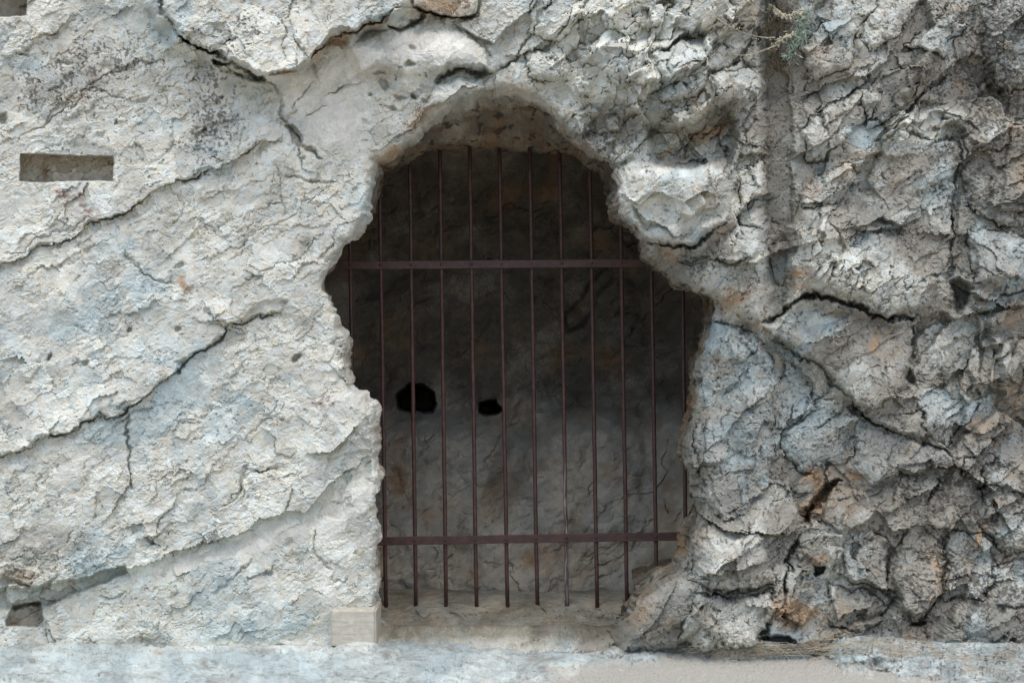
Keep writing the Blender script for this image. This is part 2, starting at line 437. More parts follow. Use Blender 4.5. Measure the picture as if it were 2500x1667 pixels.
ledge([(1960,235),(2060,195),(2080,180)], 0.02, 0.04, 60, 30, 0.1)
# thin upright slabs at the right edge
for k, (x, w_) in enumerate([(2372, 26), (2408, 26), (2440, 26), (2476, 24), (2510, 30)]):
    bump([(x + 6, 850 - 6 * k), (x + w_, 846 - 8 * k), (x + w_ - 12, 940 + 6 * (k % 3)), (x + w_ - 34, 985 - 18 * k), (x - 28, 960 - 18 * k)], 0.07 - 0.03 * (k % 2), 4, 0.3, (0.04, 0))
bump([(2395,770),(2450,760),(2440,840),(2405,848)], 0.07, 6, .5)
# lower right
BLOCKS = [([(1712,775),(1780,800),(1870,815),(1886,880),(1884,1170),(1790,1270),(1725,1235),(1705,1150),(1690,1080),(1715,960)], 0.05, 60, (0.01, 0.0)),
          ([(1690,1300),(1720,1262),(1800,1285),(1880,1320),(1888,1430),(1760,1450),(1685,1400)], 0.08, 55, (0, 0.02)),
          ([(1690,1450),(1760,1462),(1880,1446),(1900,1500),(1850,1572),(1700,1584),(1660,1560)], 0.08, 50, (0, 0.02)),
          ([(2055,1310),(2130,1285),(2165,1320),(2168,1440),(2090,1425),(2062,1380)], 0.07, 40, (0, 0.02)),
          ([(2176,1340),(2220,1290),(2295,1285),(2312,1420),(2284,1490),(2240,1518),(2190,1485)], 0.09, 60, (0, 0.02)),
          ([(2400,1150),(2460,1080),(2560,1040),(2560,1330),(2450,1360),(2405,1290)], 0.08, 50, (0, 0.02)),
          ([(1960,970),(2060,985),(2120,1040),(2060,1130),(1960,1160),(1900,1090)], 0.06, 45, (0, 0.02)),
          ([(2130,1010),(2240,1070),(2320,1110),(2250,1150),(2120,1185),(2060,1140)], 0.05, 40, (0, 0.02)),
          ([(2240,960),(2330,930),(2390,1000),(2320,1090),(2240,1050)], 0.06, 45, (0, 0.02)),
          ([(2290,1300),(2400,1300),(2440,1380),(2400,1460),(2310,1470)], 0.07, 45, (0, 0.02)),
          ([(2420,1380),(2560,1360),(2560,1480),(2430,1470)], 0.07, 40, (0, 0.02)),
          ([(2020,1430),(2110,1440),(2180,1490),(2120,1540),(2030,1530)], 0.06, 40, (0, 0.02)),
          ([(2215,105),(2320,35),(2365,55),(2290,150),(2245,125)], 0.05, 20, (0, -0.01)),
          ([(1945,320),(2000,265),(2090,215),(2150,240),(2080,330),(1980,400)], 0.05, 30, (0, 0.02)),
          ([(2100,230),(2180,160),(2260,170),(2200,270),(2120,320)], 0.05, 30, (0, 0.02)),
          ([(1950,120),(2040,40),(2110,60),(2060,170),(1980,200)], 0.06, 35, (0, 0.02)),
          ([(2120,20),(2200,-40),(2260,0),(2190,90),(2120,130)], 0.05, 30, (0, 0.02)),
          ([(1945,480),(2000,420),(2070,400),(2110,440),(2040,500),(1960,520)], 0.05, 30, (0, 0.02)),
          ([(2360,330),(2450,300),(2560,330),(2560,520),(2440,560),(2360,480)], 0.06, 60, (0, 0.02)),
          ([(2360,560),(2480,570),(2560,600),(2560,700),(2450,720),(2370,690)], 0.06, 50, (0, 0.02)),
          ([(2400,20),(2560,-40),(2560,200),(2460,230),(2400,150)], 0.05, 50, (0, 0.02)),
          ([(1300,-40),(1400,-30),(1440,40),(1360,110),(1290,80)], 0.06, 35, (0, 0.02)),
          ([(1280,140),(1350,110),(1400,150),(1390,200),(1300,200)], 0.05, 30, (0, 0.02)),
          ([(1600,120),(1700,100),(1740,170),(1700,240),(1620,240)], 0.06, 35, (0, 0.02)),
          ([(1740,180),(1830,150),(1862,220),(1800,290),(1750,250)], 0.06, 30, (0, 0.02)),
          ([(1640,-40),(1760,-40),(1800,60),(1720,90),(1640,70)], 0.05, 35, (0, 0.02)),
          ([(1480,-30),(1600,-30),(1610,60),(1540,90),(1470,60)], 0.05, 35, (0, 0.02)),
          ([(1800,430),(1862,380),(1866,560),(1810,540)], 0.05, 25, (0, 0.02)),
          ([(2480,1200),(2330,1180),(2360,1120),(2440,1090)], 0.03, 30, (0, 0.02))]
for p_, h_, r_, t_ in BLOCKS:
    boss(p_, h_ * (0.55 if p_[0][1] > 900 and p_[0][0] > 1950 else 1.35), r_, 1.4, t_)
    crack(p_ + [p_[0]], 2.3, 0.026, 1e-4, 0.95)
crack([(2042,1182),(2017,1189),(1985,1230),(1964,1286),(1940,1340),(1920,1400),(1915,1440),(1910,1493),(1880,1540),(1856,1556)], 5.5, 0.10, 0.05, 0.75)
bump([(1950,1275),(2010,1185),(2050,1176),(2024,1215),(1990,1250),(1962,1280)], -0.10, 8, 1.2)
bump([(1984,1378),(2010,1384),(2006,1398),(1994,1406)], -0.14, 6, 0.8)
dome(1937, 1385, 6, 9, -0.07, 0, 4)
bump([(1858,1560),(1890,1553),(1930,1558),(1950,1570),(1900,1574)], -0.16, 8, 0.8)
dome(2245, 1523, 18, 7, -0.08, 0, 4)
ledge([(1700,1375),(1760,1400),(1800,1395),(1880,1370)], 0.05, 0.04, 70, 40, 0.2)
ledge([(1690,1440),(1760,1455),(1830,1430),(1890,1440)], 0.04, 0.03, 60, 40, 0.2)
bump([(1965,1350),(2010,1300),(2050,1300),(2060,1350),(2030,1390),(2000,1380)], 0.06, 8, .7, (0.02,-0.02))
bump([(1920,1480),(1950,1440),(1985,1435),(2000,1470),(1960,1530),(1925,1510)], 0.07, 8, .7)
bump([(2010,1270),(2030,1190),(2110,1200),(2140,1240),(2090,1290),(2040,1290)], 0.05, 8, .7, (0.02,0.02))
crack([(2172,1330),(2170,1390),(2160,1440),(2190,1500),(2240,1520),(2290,1480),(2300,1420),(2296,1360),(2310,1290)], 5, 0.04, 0.05)
bump([(2176,1400),(2220,1370),(2290,1390),(2296,1440),(2280,1480),(2240,1500),(2200,1490)], 0.05, 10, .6)
crack([(2390,1455),(2440,1430),(2520,1400)], 5, 0.05)
ledge([(2120,1190),(2200,1150),(2330,1130),(2420,1200),(2480,1320)], 0.04, 0.03, 90, 60, 0.2)
bump([(2330,1250),(2360,1240),(2420,1335),(2400,1345)], 0.04, 5, .4)
ledge([(1887,1330),(1887,1150),(1887,960),(1885,900)], 0.0, 0.02, 60, 60, 0.2)
ledge([(2330,1180),(2380,1130),(2440,1060),(2520,980)], 0.04, 0.02, 80, 80, 0.1)
crack([(1990,1060),(2030,1030),(2060,1000)], 4, 0.03)
bump([(1782,830),(1815,815),(1840,850),(1822,880),(1790,875)], 0.03, 8, .6)
bump([(1832,850),(1870,845),(1880,875),(1850,880)], 0.03, 8, .6)
ledge([(1660,1290),(1720,1270),(1780,1290),(1880,1300),(1960,1290)], 0.05, 0.03, 80, 40, 0.2)
# worn foot of the right jamb
boss([(1480,1540),(1541,1500),(1573,1455),(1609,1426),(1659,1400),(1730,1410),(1720,1520),(1650,1585),(1520,1592)], 0.12, 70, 0.7)

# threshold and ground, as the depth of the ground at each place of the grid
sand = mask([(1180,1690),(1290,1672),(1340,1648),(1500,1622),(1700,1598),(1900,1594),(2010,1600),(2090,1628),(2250,1655),(2380,1690),(2380,2000),(1180,2000)], 34, 2.6)
sand = np.maximum(sand, sstep(1695, 1730, V).astype(np.float32))
right_bed = sstep(1960, 2060, U + 0.6 * WU) 
ZG = -0.012 + 0.075 * right_bed * sstep(1665, 1560, V) + 0.02 * fbm(U, V * 3, 260, 3, 71) * (1 - sand)
ZG += 0.03 * sstep(1330, 900, U) * sstep(1500, 1600, V) * sstep(1660, 1600, V)
sandh = mask([(1290,1680),(1340,1648),(1500,1622),(1700,1598),(1900,1594),(2010,1600),(2090,1628),(2250,1655),(2380,1690),(2380,2000),(1290,2000)], 90, 1.0)
sandh = np.maximum(np.maximum(sandh, sand * 0.8), sstep(1695, 1730, V))
ZG = ZG * (1 - sandh) + (-0.022) * sandh
ZG += 0.0 * sstep(1566, 1536, V) * sstep(905, 940, U) * sstep(1560, 1480, U)

# ------------------------------------------------------------------ split-rock relief
ANG = math.radians(33)
rough = 0.42 + 0.63 * sstep(1250, 1500, U + 80 * fbm(U, V, 300, 2, 41)) 
rough = rough + 0.25 * blob(520, 300, 120, 130) + 0.35 * blob(100, 1350, 160, 90) + 0.2 * blob(600, 440, 150, 60)
rough = rough + 0.45 * blob(1160, 60, 190, 80)
rough = rough * (0.50 + 0.75 * sstep(-0.3, 0.4, fbm(U, V, 170, 3, 58)))
smooth = np.maximum(mask(SMOOTH, 40), 0)
THR = mask([(900,1512),(1480,1520),(1540,1490),(1600,1430),(1662,1425),(1640,1480),(1570,1560),(1500,1600),(900,1600)], 24)
jamb = mask([(1749,745),(1775,760),(1765,840),(1735,960),(1720,1060),(1700,1140),(1660,1120),(1680,960),(1720,820)], 20)
plaster = np.maximum.reduce([
    0.95 * smooth,
    mask([(320,1405),(400,1362),(520,1330),(640,1290),(760,1250),(800,1260),(770,1290),(640,1340),(520,1370),(420,1400)], 26),
    mask([(764,1260),(830,1200),(905,1150),(908,1230),(830,1300),(800,1380),(830,1440),(905,1490),(800,1500),(775,1380)], 40, 1.6) * 0.8,
    0.45 * mask([(560,1560),(700,1566),(910,1572),(910,1596),(560,1592),(300,1590)], 16)])
calm = np.maximum.reduce([0.5 * mask(BOULDER, 20), 0.45 * mask(BLOCK_C, 20), 0.3 * mask(BLOCK_UP, 20), 0.45 * mask([(2135,390),(2190,345),(2250,335),(2340,345),(2325,430),(2240,470),(2170,520),(2120,440)], 20)])
rough = rough * (1 - calm)
slick = mask([(1872,60),(1880,150),(1928,190),(1934,350),(1934,545),(1905,560),(1872,540)], 10, .8)
rough = rough * (1 - 0.45 * THR) * (1 - 0.6 * jamb) * (1 - 0.5 * smooth) * (1 - 0.4 * plaster) * (1 - 0.6 * slick)
boul = mask(BOULDER, 20)
boul_m = np.clip(boul + slick + mask(OVER_R, 30) * .6 + 0.75 * mask(BLOCK_C, 24) + 0.7 * mask(BLOCK_UP, 24) + 0.8 * mask([(2135,390),(2190,345),(2250,335),(2340,345),(2325,430),(2240,470),(2170,520),(2120,440)], 20) + 0.5 * mask(BLOCKS[0][0], 30) + 0.5 * mask(BLOCKS[4][0], 20) + sstep(1500, 1590, V), 0, 1)
ground_m = sstep(1585, 1612, V + 0.5 * WV).astype(np.float32)

u1 = U + 1.5 * WU; v1 = V + 1.5 * WV
f1h, f1r, f1e, f1i = facet(u1, v1, 150, ANG, 1.35, 101)
f2h, f2r, f2e, f2i = facet(u1, v1, 62, ANG, 1.3, 201)
f3h, f3r, f3e, f3i = facet(U + 0.6 * WU, V + 0.6 * WV, 27, ANG, 1.25, 301)
f4h, f4r, f4e, f4i = facet(U + 0.6 * WU, V + 0.6 * WV, 11.5, ANG, 1.35, 401)
f5h, f5r, f5e, f5i = facet(U, V, 5.5, ANG, 1.3, 451)
k1 = fbm(U, V, 240, 2, 51); k2 = fbm(U, V, 150, 2, 55)
on1 = sstep(-0.25, 0.45, k1); on2 = sstep(-0.3, 0.4, k2)

brec = np.maximum.reduce([
    mask([(1440,-60),(1868,-60),(1868,420),(1790,560),(1790,420),(1600,400),(1560,300),(1520,250),(1440,260),(1330,150)], 60),
    mask([(1780,420),(1868,380),(1868,640),(1780,600)], 40),
    mask([(1950,540),(2060,530),(2250,690),(2200,765),(2060,735),(1990,700)], 40),
    mask([(2190,290),(2360,260),(2350,340),(2150,350)], 30)])
R = rough
k3 = fbm(U, V, 110, 3, 57); k4 = fbm(U, V, 75, 3, 59)
k5 = fbm(U, V, 34, 2, 60)
f6h, f6r, f6e, f6i = facet(U + WU, V + WV, 100, 0.9, 1.25, 251)
rgt = sstep(1330, 1620, U + 60 * k1)
f0h, f0r, f0e, f0i = facet(U + 0.9 * WU, V + 0.9 * WV, 215, 0.75, 1.35, 261)
quiet = 1 - 0.5 * rgt
chip = 0.35 + 0.65 * sstep(-0.25, 0.35, k3 + 0.5 * k4)
H_d = (0.10 * rgt * f0h * (1 - boul_m) + 0.05 * rgt * f6h * (1 - boul_m) + 0.058 * f1h * np.maximum(on1, 0.6 * sstep(0.7, 1.1, R)) * np.clip(R - 0.06, 0, 1)
       + 0.036 * f2h * np.clip(R, 0, 0.62) * (0.35 + 0.65 * on2)
       + 0.0190 * f3h * np.clip(R, 0.24, 0.62) * (0.4 + 0.6 * on1) * (0.4 + 0.6 * chip) * quiet
       + 0.0078 * f4h * np.clip(R + 0.3, 0.35, 1.0) * (1 - 0.6 * plaster) * chip * quiet
       + 0.0016 * f5h * (1 - 0.6 * plaster) * chip
       + brec * (0.020 * f2h + 0.008 * f3h))
# hairline joints between the split pieces, in patches
H_d -= 0.018 * np.exp(-(f2e / 0.026) ** 2) * sstep(0.0, 0.3, k3) * sstep(-0.1, 0.3, k5) * np.clip(R, 0.4, 1) * (1 - plaster)
H_d -= 0.010 * np.exp(-(f3e / 0.050) ** 2) * sstep(0.0, 0.4, k4) * np.clip(R, 0.4, 1) * (1 - plaster)
H_d -= brec * (0.014 * np.exp(-(f2e / (0.02 + 0.05 * np.clip(0.5 + k4, 0, 1))) ** 2) * sstep(-0.3, 0.1, k5) + 0.008 * np.exp(-(f3e / 0.06) ** 2) * sstep(0.0, 0.4, k4) * sstep(-0.2, 0.2, k5))
H_d += brec * (0.016 * (f2r - 0.5) + 0.03 * f6h + 0.010 * sstep(0.0, 0.10, f6e) * (f6r - 0.3))
# ragged strata lines and pits
us = U + 1.8 * WU; vs_ = V + 1.8 * WV
st = perlin((us * math.cos(ANG) - vs_ * math.sin(ANG)) / 90, (us * math.sin(ANG) + vs_ * math.cos(ANG)) / 17, 61)
H_d -= 0.009 * sstep(0.42, 0.62, st) * np.clip(0.25 + 0.5 * R, 0, 0.6) * quiet * (1 - plaster) * sstep(-0.2, 0.4, k3)
st2 = perlin((us * math.cos(0.45) - vs_ * math.sin(0.45)) / 26 + 7, (us * math.sin(0.45) + vs_ * math.cos(0.45)) / 9, 63)
H_d -= 0.0065 * sstep(0.40, 0.62, st2) * (1 - 0.8 * plaster) * sstep(-0.4, 0.3, k4)
pit = perlin(UW / 14, VW / 11, 67)
H_d -= 0.010 * sstep(0.55, 0.75, pit) * (1 - 0.7 * plaster) * sstep(-0.2, 0.3, k2)
H_d += 0.0028 * fbm(U, V, 34, 4, 81, 0.55) * (0.5 + 0.5 * chip) + 0.0008 * fbm(U, V, 6, 2, 87)
flow = ridged(U * 0.35, V * 1.6, 120, 4, 85)
gY = np.clip(D * HC / np.maximum((V - CY) * S, 0.5) - D, -6, 2) * 1000; gX = (U - CX) * S * (1 + gY / 7000) * 1000
g1 = ridged(gX + 2 * WU, gY + 6 * WV, 260, 3, 471); g2 = fbm(gX, gY, 110, 3, 481)
cliff_d = H_d
gw = 9 * fbm(U, V * 2, 55, 3, 82)
gp = perlin((U + 2 * gw) / 52, (V + gw) / 12, 83) + 0.7 * perlin((U + gw) / 18, (V + gw) / 6, 84) + 0.4 * sstep(1600, 1680, V) * perlin(U / 150, V / 40, 89)
ground_d = (0.005 * g1 + 0.005 * g2) * (1 - sandh) + 0.010 * flow * (1 - sandh) - 0.020 * sstep(0.55, 1.0, gp) * (1 - sandh) + 0.25 * H_d * (1 - sandh) * 0.5 + 0.0022 * fbm(U, V * 3, 12, 3, 88) * (1 + sand)

# ------------------------------------------------------------------ depth of every grid point
wj = 0.75 - 0.6 * sstep(1440, 1500, V)
wk = 3.6 * sstep(1500, 1440, V)
sd_open = polydist(U + wj * WU + wk * fbm(U, V, 26, 3, 17), V + wj * WV + wk * fbm(U, V, 26, 3, 27), OPEN, True)
lip = np.exp(-np.clip(sd_open, 0, None) / 14.0)
thresh = sstep(1500, 1530, V) * sstep(905, 940, U) * sstep(1560, 1500, U)
Yc = -Hh + 0.36 * np.clip((1586 - V - 0.9 * WV) / 54, 0, 1.05) * sstep(1440, 1500, V) * sstep(905, 940, U) * sstep(1560, 1480, U) + 0.035 * lip * lip * (1 - thresh) * (0.5 + 0.5 * sstep(900, 400, V) + 0.4)
dv = np.maximum(V - CY, 60.0) * S
Yg = np.where(V > 1380, D * (HC - ZG) / dv - D, 9.0)
k = 0.035
hmin = np.clip(0.5 + 0.5 * (Yg - Yc) / k, 0, 1)
YY = Yg * (1 - hmin) + Yc * hmin - k * hmin * (1 - hmin)
gnd = np.clip(1 - hmin, 0, 1)
scale = 1 + YY / D
PX = (U - CX) * S * scale
PZ = HC + (CY - V) * S * scale
PY = YY - cliff_d * (1 - gnd)
PZ = PZ + ground_d * gnd

# ------------------------------------------------------------------ pigments of the rock (own colour and grime; some threshold shade painted in)
n1 = fbm(U, V, 210, 4, 501); n2 = fbm(U, V, 90, 4, 511); n3 = fbm(U, V, 36, 3, 521); n4 = fbm(U, V, 330, 3, 531)
right = sstep(1240, 1560, U + 110 * n4)
grime = np.clip(0.0 + 0.72 * right + 0.55 * right * n4 + 0.35 * n2 + 0.25 * n3 * 0.6, 0, 1)
grime = np.clip(grime + 0.45 * blob(260, 170, 170, 110) + 0.4 * blob(510, 290, 70, 120) + 0.30 * blob(100, 240, 120, 60)
                + 0.35 * right * sstep(2200, 2450, U) + 0.5 * blob(90, 1340, 150, 60) - 0.6 * plaster
                + 0.35 * blob(2380, 1150, 170, 120) + 0.22 * slick + right * (0.6 * (f2r - 0.5) + 0.35 * (f3r - 0.5) + 0.5 * ((f1i % 1000) / 1000.0 - 0.5)) + 0.12 * (f2r - 0.5) - 0.55 * brec + 0.30 * THR * sstep(1560, 1490, U) - 0.15 * calm - 0.7 * boul - 0.35 * blob(640, 100, 160, 80)  # threshold term: brownish tint, partly painted shade
                - 0.35 * blob(2130, 690, 110, 70, -20) + 0.2 * sstep(1000, 1500, V) * right
                - 0.3 * blob(1600, 140, 170, 80) - 0.35 * blob(2090, 850, 80, 60), 0, 1)
blue = np.clip(0.17 + 0.6 * n1 + 0.25 * n3, 0, 1) * (1 - 0.85 * plaster)
blue = np.clip(blue + 0.12 * right + 0.5 * (f1r - 0.5) + 0.5 * jamb + 0.2 * THR + 0.5 * blob(2260, 430, 110, 90) + 0.3 * blob(160, 900, 300, 260) + 0.4 * blob(1910, 620, 40, 90) + 0.3 * blob(60, 170, 60, 60)
               + 0.35 * blob(1790, 950, 60, 200) - 0.5 * blob(720, 700, 130, 300), 0, 1)
rt = random.Random(12)
for p_, h_, r_, t_ in BLOCKS:
    m_ = mask(p_, 16, 1.2)
    grime = np.clip(grime + m_ * rt.uniform(-0.38, 0.12), 0, 1); blue = np.clip(blue + m_ * rt.uniform(-0.25, 0.5), 0, 1)
blue = blue * (1 - 0.5 * brec)
blue = np.clip(blue + 0.7 * gnd * (1 - sand), 0, 1)
grime = np.clip(grime * (1 - 0.7 * gnd) + gnd * (1 - sand) * (0.24 + 0.35 * perlin((U + gw) / 140, (V + gw) / 16, 591) + 0.35 * perlin((U + gw) / 40, (V + gw) / 5, 593) + 0.3 * perlin(U / 14, V / 3, 595)), 0, 1)
ochre = np.clip(0.9 * sstep(0.42, 0.85, fbm(U, V, 70, 3, 541) * 0.9 + 0.15 * n1), 0, 1) * 0.45 + np.clip(0.34 * sstep(0.1, 0.7, fbm(U, V, 160, 3, 545)) * (0.35 + 0.65 * right), 0, 1)
for (x, y, rx, ry, a, w_) in [(770,140,50,16,45,.9),(835,88,36,14,35,.9),(910,62,60,13,22,.8),(690,186,50,10,0,.5),(1080,10,80,40,0,.9),(1030,290,60,22,35,.75),(960,370,60,16,10,.8),(1740,320,50,20,20,.95),
                              (460,695,22,12,-30,.95),(1950,1500,30,40,0,.8),(2000,1365,26,20,0,.8),(1560,1500,30,16,40,.35),(1990,1235,40,18,50,.7),
                              (2400,1300,14,50,-35,.8),(1800,735,60,22,25,.7),(40,1410,60,30,0,.7),(1250,215,120,22,0,.5),(850,1290,40,40,0,.4),
                              (600,770,40,16,20,.5),(1900,880,70,16,-40,.5),(1620,620,60,20,-35,.5),(2040,765,50,26,0,.35),(1950,1500,50,60,0,.4),
                              (170,480,30,14,-40,.3)]:
    ochre = np.clip(ochre + w_ * blob(x, y, rx, ry, a), 0, 1)
nich = np.maximum.reduce([mask([(48,376),(272,380),(278,443),(48,443)], 4, .12), mask([(-60,-60),(66,-60),(66,40),(-60,43)], 4, .12), mask([(30,1476),(100,1468),(104,1518),(92,1531),(18,1526),(14,1512)], 5, .35)])
grime = np.clip(grime * (1 - nich) + 0.16 * nich, 0, 1); blue = blue * (1 - 0.8 * nich); ochre = np.clip(ochre + 0.55 * nich, 0, 1)
red = np.clip(0.9 * blob(150, 478, 26, 12, -25) + 0.8 * blob(215, 510, 38, 20, -45) + 0.8 * blob(785, 985, 22, 16) + 0.6 * blob(800, 1025, 10, 10)
              + 0.5 * blob(1990, 1370, 16, 10) + 0.5 * blob(570, 240, 16, 8), 0, 1) * sstep(-0.5, 0.3, fbm(U, V, 14, 3, 551))
lic_n = 0.55 * fbm(U, V, 34, 2, 561) + 0.75 * fbm(U, V, 9, 3, 565, 0.65)
lich_zone = np.clip(0.20 + 0.75 * blob(515, 290, 70, 150) + 0.62 * blob(250, 150, 170, 90) + 0.5 * blob(90, 230, 120, 60) + 0.22 * brec + 0.5 * blob(600, 60, 90, 60)
                    + 0.45 * blob(2430, 150, 130, 300) + 0.35 * blob(2350, 1180, 170, 110) + 0.36 * right + 0.3 * blob(1420, 330, 100, 70)
                    + 0.4 * blob(730, 340, 30, 60) + 0.35 * blob(2350, 1420, 200, 100) + 0.4 * blob(960, 170, 80, 30)
                    - 0.3 * smooth - 0.3 * boul, 0, 1)
lichen = sstep(0.62, 1.0, lic_n * 0.75 + lich_zone * 0.95) * (1 - 0.7 * plaster)
fleck = perlin((U + gw) / 17, V / 3.4, 571) + 0.6 * perlin(U / 7, V / 2.6, 573)
lichen = np.maximum(lichen, 0.62 * gnd * (1 - sand) * sstep(0.42, 0.75, fleck) * sstep(-0.3, 0.3, fbm(U, V * 3, 120, 2, 575)))
lichen = np.clip(lichen * (0.85 - 0.5 * brec) + 0.55 * brec * sstep(0.07, 0.0, f3e) * sstep(-0.2, 0.2, k4) + 0.6 * brec * sstep(0.06, 0.0, f2e) * sstep(-0.3, 0.1, k5) + 0.2 * right * sstep(0.05, 0.0, f3e) * sstep(0.0, 0.3, k4), 0, 1)
tone = (f2r * 0.45 + f3r * 0.35 + f4r * 0.2)              # every split piece has its own shade
ochre = np.clip(ochre + 0.13 * rgt * (f6r > 0.72) + 0.08 * rgt * (f0r > 0.7), 0, 1); blue = np.clip(blue + 0.25 * rgt * (f6r < 0.22), 0, 1)
grime = np.clip(grime + rgt * (1 - gnd) * 0.4 * (f0r - 0.5), 0, 1)
tone = np.clip(0.5 + (tone - 0.5) * (1.5 + 0.5 * right), 0, 1)
sandm = sand * gnd

# ------------------------------------------------------------------ materials
def newmat(name, rough=0.9):
    m = bpy.data.materials.new(name)
    m.use_nodes = True
    nt = m.node_tree
    b = nt.nodes['Principled BSDF']
    b.inputs['Roughness'].default_value = rough
    b.inputs['Specular IOR Level'].default_value = 0.25
    return m, nt, b

def N(nt, t, **kw):
    n = nt.nodes.new(t)
    for k_, v_ in kw.items():
        if k_ in n.inputs.keys(): n.inputs[k_].default_value = v_
        else: setattr(n, k_, v_)
    return n

def mixc(nt, fac, a, b, blend='MIX'):
    m = nt.nodes.new('ShaderNodeMix'); m.data_type = 'RGBA'; m.blend_type = blend
    for idx, val in ((0, fac), (6, a), (7, b)):
        if hasattr(val, 'links'): nt.links.new(val, m.inputs[idx])
        elif idx == 0: m.inputs[0].default_value = val
        else: m.inputs[idx].default_value = (*val, 1)
    return m.outputs[2]

def math_(nt, op, a, b=None, clamp=False):
    m = nt.nodes.new('ShaderNodeMath'); m.operation = op; m.use_clamp = clamp
    for idx, val in ((0, a), (1, b)):
        if val is None: continue
        if hasattr(val, 'links'): nt.links.new(val, m.inputs[idx])
        else: m.inputs[idx].default_value = val
    return m.outputs[0]

def ramp(nt, x, a, b):
    m = nt.nodes.new('ShaderNodeMapRange'); m.interpolation_type = 'SMOOTHSTEP'
    nt.links.new(x, m.inputs[0]); m.inputs[1].default_value = a; m.inputs[2].default_value = b
    return m.outputs[0]

def rock_material(name, light, warm, blue_c, grime_c, ochre_c, mult=1.0, inner=None):
    m, nt, b = newmat(name, 0.92)
    co = N(nt, 'ShaderNodeTexCoord').outputs['Object']
    a1 = N(nt, 'ShaderNodeAttribute', attribute_name='pigment_a'); s1 = N(nt, 'ShaderNodeSeparateColor'); nt.links.new(a1.outputs['Color'], s1.inputs[0])
    a2 = N(nt, 'ShaderNodeAttribute', attribute_name='pigment_b'); s2 = N(nt, 'ShaderNodeSeparateColor'); nt.links.new(a2.outputs['Color'], s2.inputs[0])
    grime_a, blue_a, ochre_a = s1.outputs; lich_a, tone_a, red_a = s2.outputs
    sand_a = a2.outputs['Alpha']; plas_a = a1.outputs['Alpha']
    nA = N(nt, 'ShaderNodeTexNoise', Scale=22.0, Detail=6.0, Roughness=0.65); nt.links.new(co, nA.inputs['Vector'])
    nB = N(nt, 'ShaderNodeTexNoise', Scale=95.0, Detail=5.0, Roughness=0.7); nt.links.new(co, nB.inputs['Vector'])
    nC = N(nt, 'ShaderNodeTexNoise', Scale=330.0, Detail=3.0, Roughness=0.7); nt.links.new(co, nC.inputs['Vector'])
    va = N(nt, 'ShaderNodeTexVoronoi', Scale=60.0); nt.links.new(co, va.inputs['Vector'])
    fA = nA.outputs['Fac']; fB = nB.outputs['Fac']; fC = nC.outputs['Fac']
    c = mixc(nt, ramp(nt, fA, 0.36, 0.67), warm, light)
    c = mixc(nt, math_(nt, 'MULTIPLY', ramp(nt, math_(nt, 'ADD', blue_a, math_(nt, 'MULTIPLY', math_(nt, 'SUBTRACT', fB, 0.5), 1.3)), 0.2, 1.0), 0.85), c, blue_c)
    c = mixc(nt, math_(nt, 'MULTIPLY', ramp(nt, math_(nt, 'ADD', grime_a, math_(nt, 'MULTIPLY', math_(nt, 'SUBTRACT', fB, 0.5), 1.6)), 0.05, 1.0), 0.9), c, grime_c)
    c = mixc(nt, math_(nt, 'MULTIPLY', ramp(nt, math_(nt, 'ADD', ochre_a, math_(nt, 'MULTIPLY', math_(nt, 'SUBTRACT', fA, 0.5), 1.2)), 0.15, 1.0), 0.85), c, ochre_c)
    c = mixc(nt, red_a, c, (0.17, 0.075, 0.055))
    pl = mixc(nt, fB, (0.60, 0.59, 0.515), (0.68, 0.68, 0.625))
    c = mixc(nt, math_(nt, 'MULTIPLY', plas_a, 0.75), c, pl)
    # every piece its own shade, then grain
    tv = math_(nt, 'ADD', math_(nt, 'MULTIPLY', tone_a, 0.42), 0.78)
    tv = math_(nt, 'MULTIPLY', tv, math_(nt, 'ADD', math_(nt, 'MULTIPLY', fB, 0.5), 0.75))
    tv = math_(nt, 'MULTIPLY', tv, math_(nt, 'ADD', math_(nt, 'MULTIPLY', fC, 0.5), 0.75))
    tv = math_(nt, 'MULTIPLY', tv, mult)
    cm = N(nt, 'ShaderNodeCombineColor')
    for i in range(3): nt.links.new(tv, cm.inputs[i])
    c = mixc(nt, 1.0, c, cm.outputs[0], 'MULTIPLY')
    lf = ramp(nt, math_(nt, 'ADD', lich_a, math_(nt, 'MULTIPLY', math_(nt, 'SUBTRACT', fC, 0.5), 1.0)), 0.25, 0.95)
    c = mixc(nt, math_(nt, 'MULTIPLY', lf, 0.8), c, (0.062, 0.056, 0.046))
    sc_ = mixc(nt, ramp(nt, fC, 0.3, 0.7), (0.285, 0.277, 0.24), (0.44, 0.43, 0.38))
    c = mixc(nt, sand_a, c, sc_)
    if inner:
        a3 = N(nt, 'ShaderNodeAttribute', attribute_name='inner')  # painted shade: darkens the colour on the sill and inside the cave
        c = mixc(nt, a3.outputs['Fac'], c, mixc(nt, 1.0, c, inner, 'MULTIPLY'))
    nt.links.new(c, b.inputs['Base Color'])
    bp = N(nt, 'ShaderNodeBump', Strength=0.4, Distance=0.004)
    hsum = math_(nt, 'ADD', math_(nt, 'MULTIPLY', fB, 1.2), math_(nt, 'MULTIPLY', fC, 0.6))
    nt.links.new(hsum, bp.inputs['Height'])
    nt.links.new(bp.outputs[0], b.inputs['Normal'])
    return m

ROCK = rock_material('limestone', (0.56, 0.60, 0.565), (0.54, 0.525, 0.44), (0.345, 0.43, 0.44), (0.205, 0.192, 0.158), (0.36, 0.245, 0.14), 1.0, (0.60, 0.57, 0.51))
CAVE = rock_material('cave_limestone_shaded', (0.31, 0.288, 0.235), (0.285, 0.25, 0.185), (0.235, 0.235, 0.205), (0.08, 0.069, 0.052), (0.21, 0.135, 0.075))  # darker copy of the limestone, cave shade put into the colour

